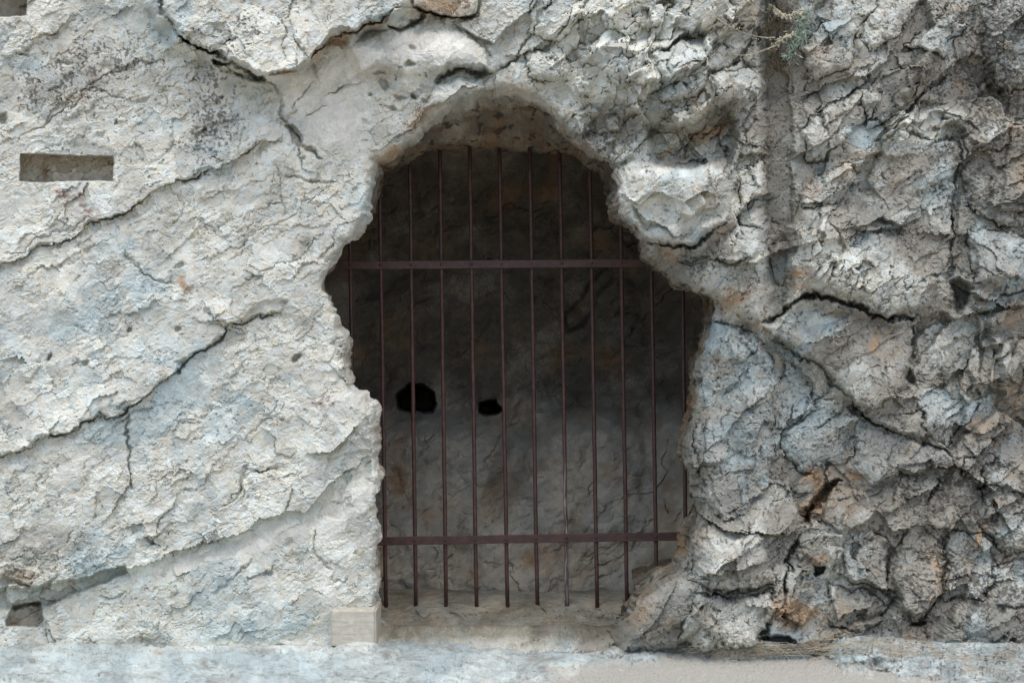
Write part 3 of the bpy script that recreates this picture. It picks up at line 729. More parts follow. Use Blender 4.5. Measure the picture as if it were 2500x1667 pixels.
def simple(name, c1, c2, scale=40, rough=0.85, bump_=0.2, metal=0.0):
    m, nt, b = newmat(name, rough)
    co = N(nt, 'ShaderNodeTexCoord').outputs['Object']
    n = N(nt, 'ShaderNodeTexNoise', Scale=scale, Detail=5.0, Roughness=0.65); nt.links.new(co, n.inputs['Vector'])
    nt.links.new(mixc(nt, ramp(nt, n.outputs['Fac'], 0.3, 0.7), c1, c2), b.inputs['Base Color'])
    b.inputs['Metallic'].default_value = metal
    bp = N(nt, 'ShaderNodeBump', Strength=bump_, Distance=0.003)
    nt.links.new(n.outputs['Fac'], bp.inputs['Height']); nt.links.new(bp.outputs[0], b.inputs['Normal'])
    return m

def iron_material():
    m, nt, b = newmat('painted_iron', 0.5)
    co = N(nt, 'ShaderNodeTexCoord').outputs['Object']
    n = N(nt, 'ShaderNodeTexNoise', Scale=30.0, Detail=6.0, Roughness=0.7); nt.links.new(co, n.inputs['Vector'])
    n2_ = N(nt, 'ShaderNodeTexNoise', Scale=140.0, Detail=3.0); nt.links.new(co, n2_.inputs['Vector'])
    c = mixc(nt, ramp(nt, n.outputs['Fac'], 0.35, 0.7), (0.040, 0.022, 0.019), (0.085, 0.040, 0.031))
    c = mixc(nt, math_(nt, 'MULTIPLY', ramp(nt, n2_.outputs['Fac'], 0.68, 0.78), 0.5), c, (0.30, 0.27, 0.25))
    nt.links.new(c, b.inputs['Base Color'])
    b.inputs['Specular IOR Level'].default_value = 0.4
    bp = N(nt, 'ShaderNodeBump', Strength=0.25, Distance=0.001)
    nt.links.new(n2_.outputs['Fac'], bp.inputs['Height']); nt.links.new(bp.outputs[0], b.inputs['Normal'])
    return m

IRON = iron_material()
def streaked_iron():
    m = iron_material(); m.name = 'streaked_iron'; nt = m.node_tree; b = nt.nodes['Principled BSDF']
    src = b.inputs['Base Color'].links[0].from_socket
    co = N(nt, 'ShaderNodeTexCoord').outputs['Object']
    mp = N(nt, 'ShaderNodeMapping'); mp.inputs['Scale'].default_value = (60, 60, 5); nt.links.new(co, mp.inputs['Vector'])
    n = N(nt, 'ShaderNodeTexNoise', Scale=2.0, Detail=5.0, Roughness=0.7); nt.links.new(mp.outputs[0], n.inputs['Vector'])
    sx = N(nt, 'ShaderNodeSeparateXYZ'); nt.links.new(co, sx.inputs[0])
    f = math_(nt, 'MULTIPLY', ramp(nt, n.outputs['Fac'], 0.42, 0.62), ramp(nt, sx.outputs['Z'], 0.95, 0.55))
    nt.links.new(mixc(nt, math_(nt, 'MULTIPLY', f, 0.65), src, (0.42, 0.38, 0.38)), b.inputs['Base Color'])
    return m
IRON_S = streaked_iron()

STRAW = simple('straw', (0.30, 0.26, 0.18), (0.50, 0.45, 0.34), 60)
STEM = simple('dry_stem', (0.36, 0.335, 0.235), (0.52, 0.49, 0.385), 60)
LEAF = simple('grey_green_leaf', (0.13, 0.185, 0.135), (0.28, 0.35, 0.28), 50)
ROOT = simple('dead_brown_stem', (0.11, 0.085, 0.055), (0.24, 0.19, 0.12), 60)
TWIG = simple('twig_bark', (0.05, 0.042, 0.034), (0.13, 0.11, 0.085), 60)
EARTH = simple('packed_earth', (0.36, 0.31, 0.25), (0.46, 0.41, 0.34), 6, 0.95)

# ------------------------------------------------------------------ mesh helpers
def raw_mesh(name, verts, faces, mat, attrs=None, parent=None, smooth=False):
    """verts (n,3), faces (m,k) arrays -> one linked mesh object"""
    me = bpy.data.meshes.new(name)
    verts = np.ascontiguousarray(verts, np.float32); faces = np.ascontiguousarray(faces, np.int32)
    kf = faces.shape[1]
    me.vertices.add(len(verts)); me.vertices.foreach_set('co', verts.ravel())
    me.loops.add(faces.size); me.loops.foreach_set('vertex_index', faces.ravel())
    me.polygons.add(len(faces)); me.polygons.foreach_set('loop_start', np.arange(0, faces.size, kf, dtype=np.int32))
    try: me.polygons.foreach_set('loop_total', np.full(len(faces), kf, np.int32))
    except Exception: pass
    me.polygons.foreach_set('use_smooth', np.full(len(faces), smooth, bool))
    me.materials.append(mat)
    if attrs:
        for an, arr in attrs.items():
            at = me.attributes.new(an, 'FLOAT_COLOR', 'POINT')
            at.data.foreach_set('color', np.ascontiguousarray(arr, np.float32).ravel())
    me.update(); me.validate()
    o = bpy.data.objects.new(name, me); COL.objects.link(o)
    if parent: o.parent = parent
    return o

def tag(o, label=None, cat=None, group=None, kind=None):
    if label: o['label'] = label
    if cat: o['category'] = cat
    if group: o['group'] = group
    if kind: o['kind'] = kind
    return o

def empty(name, loc=(0, 0, 0)):
    o = bpy.data.objects.new(name, None); COL.objects.link(o); o.location = loc
    return o

# ------------------------------------------------------------------ cut the opening, split the face into cliff, blocks, stones, bedrock, path
NV, NU = U.shape
gv, gu = np.gradient(sd_open)
su_ = np.gradient(PU)[None, :]; sv_ = np.gradient(PV)[:, None]
keepv = sd_open > -0.9 * STEP
quad_ok = keepv[:-1, :-1] & keepv[1:, :-1] & keepv[:-1, 1:] & keepv[1:, 1:]
idx = np.arange(NV * NU).reshape(NV, NU)
quads = np.stack([idx[:-1, :-1], idx[1:, :-1], idx[1:, 1:], idx[:-1, 1:]], -1)[quad_ok]   # normal towards -Y
# ordered boundary of the opening
ed = np.concatenate([quads[:, [0, 1]], quads[:, [1, 2]], quads[:, [2, 3]], quads[:, [3, 0]]])
key = np.sort(ed, 1); key = key[:, 0].astype(np.int64) * (NV * NU) + key[:, 1]
uk, first, cnt = np.unique(key, return_index=True, return_counts=True)
be = ed[first[cnt == 1]]
bj, bi_ = be[:, 0] // NU, be[:, 0] % NU
inner = (bj > 2) & (bj < NV - 3) & (bi_ > 2) & (bi_ < NU - 3)
nxt = {int(a): int(b) for a, b in be[inner]}
loops = []
left = dict(nxt)
while left:
    s0 = next(iter(left)); lp = [s0]; c_ = left.pop(s0)
    while c_ != s0 and c_ in left:
        lp.append(c_); c_ = left.pop(c_)
    loops.append(lp)
loop = np.array(max(loops, key=len))
loop = np.roll(loop, -int(np.argmin(np.abs(PU[loop % NU] - 1200) + 5 * np.abs(PV[loop // NU] - 1533))))
print('opening loop', len(loop), [len(l) for l in loops][:6])

VX = np.stack([PX, PY, PZ], -1).reshape(-1, 3)
# pull the stair-stepped boundary onto the outline: smooth it along the loop
lp = VX[loop].copy()
for _ in range(3):
    lp = 0.5 * lp + 0.25 * (np.roll(lp, 1, 0) + np.roll(lp, -1, 0))
VX[loop] = lp

pigA = np.stack([grime, blue, ochre, plaster], -1).reshape(-1, 4)
pigB = np.stack([lichen, tone, red, sandm], -1).reshape(-1, 4)

sill_shade = np.repeat((1.15 * THR * sstep(1582, 1540, V + 1.2 * WV) * sstep(1550, 1480, U)).reshape(-1, 1), 4, 1)  # painted shade on the sill under the arch
QU = (U[:-1, :-1] + STEP / 2)[quad_ok]; QV = (V[:-1, :-1] + STEP / 2)[quad_ok]
def fc(a): return a[:-1, :-1][quad_ok]
labels = np.zeros(len(quads), np.int64)           # 0 cliff, 1 bedrock, 2 path
gq = fc(gnd); sq = fc(sand)
names = {0: 'cliff', 1: 'bedrock', 2: 'path'}
nextid = 10
def claim(pts, name, warp=0.7):
    global nextid
    w = win(pts, 40)
    m = np.zeros(U.shape, bool)
    m[w] = polydist(U[w] + warp * WU[w], V[w] + warp * WV[w], pts, True) < 0
    labels[fc(m)] = nextid; names[nextid] = name; nextid += 1
# stones of the shattered zone above and right of the arch: one per split piece
bz = (fc(brec) > 0.6) & (fc(f2e) > 0.03)
ids = fc(f2i)
cand, cc = np.unique(ids[bz], return_counts=True)
for c_ in cand[cc > 90][:150]:
    labels[bz & (ids == c_)] = nextid; names[nextid] = 'stone'; nextid += 1
claim(BLOCK_A, 'rock_block'); claim(BOULDER, 'boulder', 0.6); claim(OVER_R, 'rock_block', 0.8)
claim(BLOCK_C, 'rock_block', 0.6)
claim([(940,55),(965,22),(1020,20),(1028,45),(978,72)], 'stone', .5)
claim([(640,180),(668,184),(732,176),(668,226)], 'stone', .4)
claim([(1000,-60),(1010,10),(1060,32),(1120,46),(1165,30),(1175,-60)], 'rock_block', .6)
claim([(1185,-60),(1170,40),(1110,60),(1205,110),(1235,70),(1300,20),(1330,-60)], 'rock_block', .6)
claim([(1450,110),(1530,105),(1575,130),(1560,180),(1520,215),(1475,190)], 'stone', .6)
claim([(1535,190),(1575,165),(1592,200),(1588,235),(1560,238)], 'stone', .5)
claim([(1404,212),(1418,196),(1440,202),(1442,226),(1410,232)], 'stone', .3)
claim([(1400,290),(1440,255),(1470,270),(1430,310),(1420,335)], 'stone', .6)
claim([(1480,290),(1510,280),(1516,330),(1488,345)], 'stone', .6)
claim([(1500,360),(1530,345),(1545,375),(1520,390)], 'stone', .6)
claim([(2135,390),(2190,345),(2250,335),(2340,345),(2325,430),(2240,470),(2170,520),(2120,440)], 'rock_block', .6)
claim([(2395,770),(2450,760),(2440,840),(2405,848)], 'stone', .5)
for k_, (x, w_) in enumerate([(2372, 26), (2408, 26), (2440, 26), (2476, 24)]):
    claim([(x + 6, 850 - 6 * k_), (x + w_, 846 - 8 * k_), (x + w_ - 12, 940 + 6 * (k_ % 3)), (x + w_ - 34, 985 - 18 * k_), (x - 28, 960 - 18 * k_)], 'slab', .3)
claim([(1965,1350),(2010,1300),(2050,1300),(2060,1350),(2030,1390),(2000,1380)], 'stone', .7)
claim([(1920,1480),(1950,1440),(1985,1435),(2000,1470),(1960,1530),(1925,1510)], 'stone', .7)
claim([(2010,1270),(2030,1190),(2110,1200),(2140,1240),(2090,1290),(2040,1290)], 'stone', .7)
claim([(2176,1400),(2220,1370),(2290,1390),(2296,1440),(2280,1480),(2240,1500),(2200,1490)], 'stone', .6)
claim([(2330,1250),(2360,1240),(2420,1335),(2400,1345)], 'stone', .4)
claim([(1782,830),(1815,815),(1840,850),(1822,880),(1790,875)], 'stone', .6)
claim([(1832,850),(1870,845),(1880,875),(1850,880)], 'stone', .6)
claim([(-60,1380),(40,1375),(120,1420),(90,1440),(20,1440),(-60,1450)], 'stone', 1)
claim([(20,1430),(80,1432),(72,1462),(10,1470)], 'stone', 1)
labels[(gq > 0.5) & (labels < 10)] = 1
labels[(gq > 0.3) & (sq > 0.5) & (labels < 10)] = 2

order = np.argsort(labels, kind='stable')
ls = labels[order]; starts = np.flatnonzero(np.r_[True, ls[1:] != ls[:-1]]); ends = np.r_[starts[1:], len(ls)]
objs = {}
for a, b in zip(starts, ends):
    lab = int(ls[a]); q = quads[order[a:b]]
    uq, inv = np.unique(q, return_inverse=True)
    objs[lab] = raw_mesh(names[lab], VX[uq], inv.reshape(q.shape), ROCK, {'pigment_a': pigA[uq], 'pigment_b': pigB[uq], 'inner': sill_shade[uq]})
cliff = objs[0]
tag(cliff, 'pale cracked limestone cliff face around the barred cave mouth', None, None, 'structure')
tag(objs[1], 'worn bluish bedrock along the foot of the cliff', None, None, 'structure')
tag(objs[2], 'pale sandy path in front of the cliff', None, None, 'structure')
for lab, o in objs.items():
    if lab >= 10: o.parent = cliff
print('pieces', len(objs))

# ------------------------------------------------------------------ inside of the opening: reveal and vault
K = 110
ts = np.concatenate([np.linspace(0, 0.7, 76), np.linspace(0.7, 2.6, K - 75)[1:]])
P0 = VX[loop]
nl = len(loop)
def lsm(a, n):
    for _ in range(n): a = 0.5 * a + 0.25 * (np.roll(a, 1, 0) + np.roll(a, -1, 0))
    return a
sm = lsm(P0[:, [0, 2]].copy(), 60)
tg = np.roll(sm, -1, 0) - np.roll(sm, 1, 0)
nrm = np.stack([tg[:, 1], -tg[:, 0]], -1); nrm /= np.linalg.norm(nrm, axis=1, keepdims=True) + 1e-9
cen = sm.mean(0)
if ((sm - cen) * nrm).sum() < 0: nrm = -nrm
arc = np.r_[0, np.cumsum(np.linalg.norm(np.diff(P0[:, [0, 2]], axis=0), axis=1))]
T, A_ = np.meshgrid(ts, arc, indexing='ij')
T32 = T / S; A32 = A_ / S
det = (0.014 * facet(A32, T32, 95, 0.3, 1.2, 701)[0] + 0.007 * facet(A32, T32, 40, 0.3, 1.3, 711)[0] + 0.003 * facet(A32, T32, 16, 0.3, 1.2, 721)[0]
       + 0.030 * fbm(A32, T32, 130, 4, 735, 0.5) + 0.005 * fbm(A32, T32, 22, 3, 731, 0.6))
det *= sstep(0.0, 0.10, T) * (1 - 0.25 * sstep(1.9, 2.2, P0[None, :, 2]))
nx = nrm[None, :, 0]; nz = nrm[None, :, 1]
x0 = P0[None, :, 0]; y0 = P0[None, :, 1]; z0 = P0[None, :, 2]
isfloor = sstep(-0.55, -0.85, nz) * sstep(0.45, 0.2, z0)
istop = sstep(1.9, 2.2, z0)
flare = np.where(nx < 0, 0.30, 0.10) * (1 - isfloor) * (1 - istop)
off = flare * sstep(0.0, 1.4, T) * 1.0 + 0.5 * sstep(0.65, 1.6, T) * (1 - isfloor)
RX = x0 + nx * (off - det * (1 - 0.8 * isfloor))
RZ = z0 + nz * (off * (1 - isfloor) - det * (1 - 0.8 * isfloor))
zc = HC + (CY - 366) * S * (1 + 0.6 / D)
ztar = np.minimum(z0, zc)
RZ = RZ + (ztar - z0) * (0.25 * sstep(0.0, 0.3, T) + 0.75 * sstep(0.25, 0.60, T)) * istop
RZ = RZ - 0.014 * sstep(0.0, 0.3, T) * isfloor
RY = y0 + T + 0.3 * det
ring = np.stack([RX, RY, RZ], -1).reshape(-1, 3)
ri = np.arange(len(ts) * nl).reshape(len(ts), nl)
rn = np.roll(ri, -1, 1)
rq = np.stack([ri[:-1], rn[:-1], rn[1:], ri[1:]], -1).reshape(-1, 4)
base = np.repeat(pigA[loop][None], len(ts), 0); baseb = np.repeat(pigB[loop][None], len(ts), 0)
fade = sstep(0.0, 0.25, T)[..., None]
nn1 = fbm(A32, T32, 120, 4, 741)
inA = np.stack([np.clip(0.75 + 0.5 * nn1, 0, 1), np.clip(0.3 + 0.5 * fbm(A32, T32, 90, 3, 751), 0, 1), np.clip(0.30 + 0.7 * fbm(A32, T32, 110, 3, 761), 0, 1), 0 * nn1], -1)  # darker pigment deeper in, part of the vault's painted shade
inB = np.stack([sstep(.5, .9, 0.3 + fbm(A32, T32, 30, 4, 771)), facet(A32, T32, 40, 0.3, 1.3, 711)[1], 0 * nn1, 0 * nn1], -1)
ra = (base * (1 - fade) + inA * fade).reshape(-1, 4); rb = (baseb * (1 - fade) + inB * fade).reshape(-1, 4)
VAULT = rock_material('vault_limestone_shaded', (0.56, 0.60, 0.565), (0.54, 0.525, 0.44), (0.345, 0.43, 0.44), (0.205, 0.192, 0.158), (0.36, 0.235, 0.125), 1.0, (0.50, 0.44, 0.37))  # same limestone, with cave shade multiplied into its colour
vault_shade = sstep(0.02, 0.30, T + 0.10 * fbm(A32, T32, 60, 3, 791)) * (0.85 + 0.15 * sstep(0.3, .9, T))  # shade painted on the vault, deepening away from the mouth
vault_shade = np.maximum(vault_shade, 0.85 * isfloor)
vault_shade = np.repeat(vault_shade.reshape(-1, 1), 4, 1)
vault = raw_mesh('cave_vault', ring, rq, VAULT, {'pigment_a': ra, 'pigment_b': rb, 'inner': vault_shade})
tag(vault, 'dim brown rock vault just inside the cave mouth', None, None, 'structure')

# back wall of the cave
BU = np.arange(640, 1960, 2.8); BV = np.arange(200, 1560, 2.8)
bu, bv = np.meshgrid(BU, BV); bu = bu.astype(float); bv = bv.astype(float)
bwu = 10 * fbm(bu, bv, 70, 3, 811); bwv = 10 * fbm(bu, bv, 70, 3, 821)
def bmask(pts, soft, w_=1.0): return sstep(soft / 2, -soft / 2, polydist(bu + w_ * bwu, bv + w_ * bwv, pts, True))
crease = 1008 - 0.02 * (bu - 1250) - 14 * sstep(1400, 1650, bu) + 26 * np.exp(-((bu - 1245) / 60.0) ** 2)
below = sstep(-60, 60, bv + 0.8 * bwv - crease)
Yb = 1.58 - 0.0001 * (bv - 700) - 0.5 * sstep(520, 260, bv)
low = 1.40 - 0.56 * np.clip((bv - 1000) / 470.0, 0, 1.2)
Yb = Yb * (1 - below) + low * below
Yb -= 0.12 * below * np.exp(-((bu - 1060) / 120.0) ** 2 - ((bv - 1090) / 130.0) ** 2) + 0.14 * below * np.exp(-((bu - 1450) / 150.0) ** 2 - ((bv - 1110) / 150.0) ** 2)
Yb += 0.14 * np.exp(-((bu + 0.35 * (bv - 1150) - 1245) / 34.0) ** 2) * sstep(1010, 1060, bv) * sstep(1260, 1170, bv)
Yb -= 0.45 * sstep(1560, 1760, bu) + 0.4 * sstep(900, 760, bu)
Yb += 0.9 * bmask([(973,964),(998,939),(1030,936),(1059,954),(1060,982),(1051,1007),(1030,1009),(973,993)], 12, .9)
Yb += 0.7 * bmask([(1171,989),(1187,984),(1205,971),(1210,984),(1225,995),(1209,1004),(1184,1013),(1173,1007)], 9, .7)
Yb += 0.08 * bmask([(1491,655),(1495,680),(1462,720),(1440,760),(1420,796),(1385,815),(1378,770),(1400,740),(1430,700),(1460,665)], 14, .8)
Yb += 0.07 * fbm(bu, bv, 200, 4, 831, 0.55)
gh1 = facet(bu + 2 * bwu, bv + 2 * bwv, 110, ANG, 1.3, 841); gh2 = facet(bu + bwu, bv + bwv, 42, ANG, 1.3, 851); gh3 = facet(bu, bv, 15, ANG, 1.4, 861)
Yb += 0.012 * gh1[0] + 0.006 * gh2[0] * sstep(-.2, .4, fbm(bu, bv, 160, 2, 865)) + 0.005 * gh3[0] + 0.012 * fbm(bu, bv, 60, 5, 871)
bub = bu + 1.5 * bwu; bvb = bv + 1.5 * bwv
bst = perlin((bub * math.cos(ANG) - bvb * math.sin(ANG)) / 60, (bub * math.sin(ANG) + bvb * math.cos(ANG)) / 14, 875)
Yb += 0.016 * sstep(0.45, 0.65, bst) * sstep(0.0, 0.4, fbm(bu, bv, 120, 2, 877))
sc_b = 1 + Yb / D
bx = (bu - CX) * S * sc_b; bz_ = HC + (CY - bv) * S * sc_b
bi = np.arange(bu.size).reshape(bu.shape)
bq = np.stack([bi[:-1, :-1], bi[1:, :-1], bi[1:, 1:], bi[:-1, 1:]], -1).reshape(-1, 4)
bA = np.stack([np.clip(0.02 + 0.6 * fbm(bu, bv, 150, 4, 881) + 0.9 * (1 - below), 0, 1), np.clip(0.35 + 0.3 * below + 0.5 * fbm(bu, bv, 120, 4, 885), 0, 1),  # upper wall's shade painted in as dark pigment
               np.clip(0.05 + 0.8 * fbm(bu, bv, 130, 3, 887) + 0.4 * np.exp(-((bu - 1590) / 60) ** 2 - ((bv - 1030) / 40) ** 2), 0, 1), 0 * bu], -1)
bB = np.stack([0.6 * sstep(.85, 1.3, 0.22 + fbm(bu, bv, 16, 3, 891) + 0.5 * fbm(bu, bv, 90, 2, 893)), gh2[1] * .6 + gh3[1] * .4, 0 * bu, 0 * bu], -1)
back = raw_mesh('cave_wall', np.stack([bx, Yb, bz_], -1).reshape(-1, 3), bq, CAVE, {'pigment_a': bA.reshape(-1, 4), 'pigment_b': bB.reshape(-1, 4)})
tag(back, 'dark rough back wall of the cave with two small black holes', None, None, 'structure')

# floor of the cave
fx = np.arange(-1.05, 1.25, 0.008); fy = np.arange(0.30, 2.2, 0.008)
FX, FY = np.meshgrid(fx, fy)
def floor_z(x, y):
    x = np.asarray(x, float); y = np.asarray(y, float)
    return 0.03 + 0.28 * np.clip(y - 0.36, -0.1, 0.36) + 0.006 * sstep(0.0, 0.9, x) * sstep(.1, .6, y) + 0.010 * fbm(x / S, y / S, 160, 4, 901) + 0.004 * ridged(x / S, y / S * 2, 50, 3, 905)
FZ = floor_z(FX, FY) - 0.03 * sstep(0.54, 0.40, FY)
fi = np.arange(FX.size).reshape(FX.shape)
fq = np.stack([fi[:-1, :-1], fi[:-1, 1:], fi[1:, 1:], fi[1:, :-1]], -1).reshape(-1, 4)
fA = np.stack([np.clip(.4 + .5 * fbm(FX / S, FY / S, 120, 3, 911), 0, 1), np.clip(.6 + .4 * fbm(FX / S, FY / S, 90, 3, 915), 0, 1), 0 * FX + .05, 0 * FX], -1)
fB = np.stack([0.5 * sstep(.8, 1.2, .3 + fbm(FX / S, FY / S, 30, 4, 919)), .5 + .4 * fbm(FX / S, FY / S, 30, 2, 921), 0 * FX, 0 * FX], -1)
floor_shade = np.repeat((0.80 + 0.40 * sstep(0.30, 0.62, FY + 0.06 * fbm(FX / S, FY / S, 90, 3, 925))).reshape(-1, 1), 4, 1)  # floor shade put into the colour, stronger further in
cfloor = raw_mesh('cave_floor', np.stack([FX, FY, FZ], -1).reshape(-1, 3), fq, VAULT, {'pigment_a': fA.reshape(-1, 4), 'pigment_b': fB.reshape(-1, 4), 'inner': floor_shade})
tag(cfloor, 'worn grey rock floor of the cave behind the threshold', None, None, 'structure')

# ground out to the horizon
ge = [-400, -60, -12, -5, 0, 5, 12, 60, 400]; gy = [-400, -60, -20, -8, -3, -1.0, -0.45]
GX, GY = np.meshgrid(ge, gy)
gi = np.arange(GX.size).reshape(GX.shape)
gqd = np.stack([gi[:-1, :-1], gi[:-1, 1:], gi[1:, 1:], gi[1:, :-1]], -1).reshape(-1, 4)
gz = np.where(GY > -0.5, -0.14, -0.07)
gr = raw_mesh('ground', np.stack([GX, GY, gz], -1).reshape(-1, 3), gqd, EARTH)
tag(gr, 'bare pale ground stretching away from the cliff', None, None, 'structure')

# ------------------------------------------------------------------ iron grille
def at(px, py, y):
    s = 1 + y / D
    return Vector(((px - CX) * S * s, y, HC + (CY - py) * S * s))

class MB:
    def __init__(self): self.v = []; self.f = []
    def tube(self, pts, r, n=8, r1=None, cap=True):
        pts = [Vector(p) for p in pts]; b0 = len(self.v); m_ = len(pts)
        up = None
        for i_, p in enumerate(pts):
            t_ = (pts[min(i_ + 1, m_ - 1)] - pts[max(i_ - 1, 0)]).normalized()
            ref = Vector((0, 1, 0)) if abs(t_.y) < 0.9 else Vector((1, 0, 0))
            a_ = t_.cross(ref).normalized(); b_ = t_.cross(a_)
            rr = r if r1 is None else r + (r1 - r) * i_ / (m_ - 1)
            for q_ in range(n):
                w_ = 2 * math.pi * q_ / n
                self.v.append(p + (a_ * math.cos(w_) + b_ * math.sin(w_)) * rr)
        for i_ in range(m_ - 1):
            for q_ in range(n):
                self.f.append((b0 + i_ * n + q_, b0 + i_ * n + (q_ + 1) % n, b0 + (i_ + 1) * n + (q_ + 1) % n, b0 + (i_ + 1) * n + q_))
        if cap and n > 2:
            self.f.append(tuple(b0 + q_ for q_ in range(n))[::-1]); self.f.append(tuple(b0 + (m_ - 1) * n + q_ for q_ in range(n)))
    def quad(self, a_, b_, c_, d_):
        i_ = len(self.v); self.v += [Vector(a_), Vector(b_), Vector(c_), Vector(d_)]; self.f.append((i_, i_ + 1, i_ + 2, i_ + 3))
    def tri(self, a_, b_, c_):
        i_ = len(self.v); self.v += [Vector(a_), Vector(b_), Vector(c_)]; self.f.append((i_, i_ + 1, i_ + 2))
    def ball(self, c_, r, seed=0, sq=(1, 1, 1), n=6, rings=4):
        rng = random.Random(seed); i0 = len(self.v); c_ = Vector(c_)
        self.v.append(c_ + Vector((0, 0, r * sq[2])))
        for a_ in range(1, rings):
            th = math.pi * a_ / rings
            for q_ in range(n):
                ph = 2 * math.pi * q_ / n; k_ = r * (0.85 + 0.3 * rng.random())
                self.v.append(c_ + Vector((k_ * sq[0] * math.sin(th) * math.cos(ph), k_ * sq[1] * math.sin(th) * math.sin(ph), k_ * sq[2] * math.cos(th))))
        self.v.append(c_ - Vector((0, 0, r * sq[2]))); last = len(self.v) - 1
        for q_ in range(n):
            self.f.append((i0, i0 + 1 + q_, i0 + 1 + (q_ + 1) % n))
            for a_ in range(rings - 2):
                x_ = i0 + 1 + a_ * n
                self.f.append((x_ + q_, x_ + n + q_, x_ + n + (q_ + 1) % n, x_ + (q_ + 1) % n))
            x_ = i0 + 1 + (rings - 2) * n
            self.f.append((x_ + q_, last, x_ + (q_ + 1) % n))
    def build(self, name, mat, parent=None, smooth=True, origin=None):
        me = bpy.data.meshes.new(name)
        o_ = Vector(origin) if origin is not None else Vector((0, 0, 0))
        me.from_pydata([tuple(p - o_) for p in self.v], [], self.f)
        me.materials.append(mat)
        me.polygons.foreach_set('use_smooth', [smooth] * len(me.polygons))
        me.update()
        o = bpy.data.objects.new(name, me); COL.objects.link(o)
        if parent is None: o.location = o_
        else: o.parent = parent; o.location = o_ - Vector(parent.location)
        return o

YBAR = 0.60
grille = empty('iron_grille', at(1300, 1475, YBAR))
tag(grille, 'rust brown iron grille of upright bars closing the cave mouth', 'grille')
rg = random.Random(5)
top_x = [855, 930, 1004, 1078, 1151, 1224, 1298, 1371, 1444, 1517, 1590, 1666]
bot_x = [866, 940, 1013, 1087, 1161, 1236, 1309, 1382, 1455, 1528, 1601, 1674]
for a_, b_ in zip(top_x, bot_x):
    dx = (b_ - a_) / 668.0
    mb = MB(); pts = []
    for k_ in range(14):
        py = 350 + (1492 - 350) * k_ / 13
        px = a_ + (py - 645) * dx + rg.uniform(-0.5, 0.5)
        p = at(px, py, YBAR); pts.append(p)
    mb.tube(pts, 0.0102, 12)
    mb.build('bar', IRON_S if a_ == 1371 else IRON, grille)
def rail(px0, py0, px1, py1, xs):
    mb = MB(); n_ = 24; hh_ = 0.0205; y0_, y1_ = YBAR - 0.022, YBAR - 0.0105
    sec = []
    for k_ in range(n_ + 1):
        t_ = k_ / n_
        p = at(px0 + (px1 - px0) * t_, py0 + (py1 - py0) * t_ + rg.uniform(-.25, .25), YBAR)
        sec.append([Vector((p.x, y0_, p.z + hh_ - .002)), Vector((p.x, y0_ + .002, p.z + hh_)), Vector((p.x, y1_, p.z + hh_)),
                    Vector((p.x, y1_, p.z - hh_)), Vector((p.x, y0_ + .002, p.z - hh_)), Vector((p.x, y0_, p.z - hh_ + .002))])
    for s_ in sec: mb.v += s_
    for k_ in range(n_):
        for q_ in range(6):
            mb.f.append((k_ * 6 + q_, (k_ + 1) * 6 + q_, (k_ + 1) * 6 + (q_ + 1) % 6, k_ * 6 + (q_ + 1) % 6))
    mb.f.append(tuple(range(6))); mb.f.append(tuple(n_ * 6 + q_ for q_ in range(6))[::-1])
    r_ = mb.build('crossbar', IRON, grille, smooth=False)
    for x_ in xs:
        t_ = (x_ - px0) / (px1 - px0)
        p = at(x_, py0 + (py1 - py0) * t_, YBAR); p.y = y0_
        m2 = MB(); m2.ball(p, 0.0075, 1, (1, 0.75, 1), 10, 6)
        rv = m2.build('rivet', IRON, None)
        rv.parent = r_; rv.location = (0, 0, 0)
rail(775, 649, 1640, 642, [855, 930, 1004, 1078, 1151, 1224, 1298, 1371, 1444, 1517])
rail(905, 1320, 1690, 1307, [940, 1013, 1087, 1161, 1236, 1309, 1382, 1455, 1528, 1601, 1674])

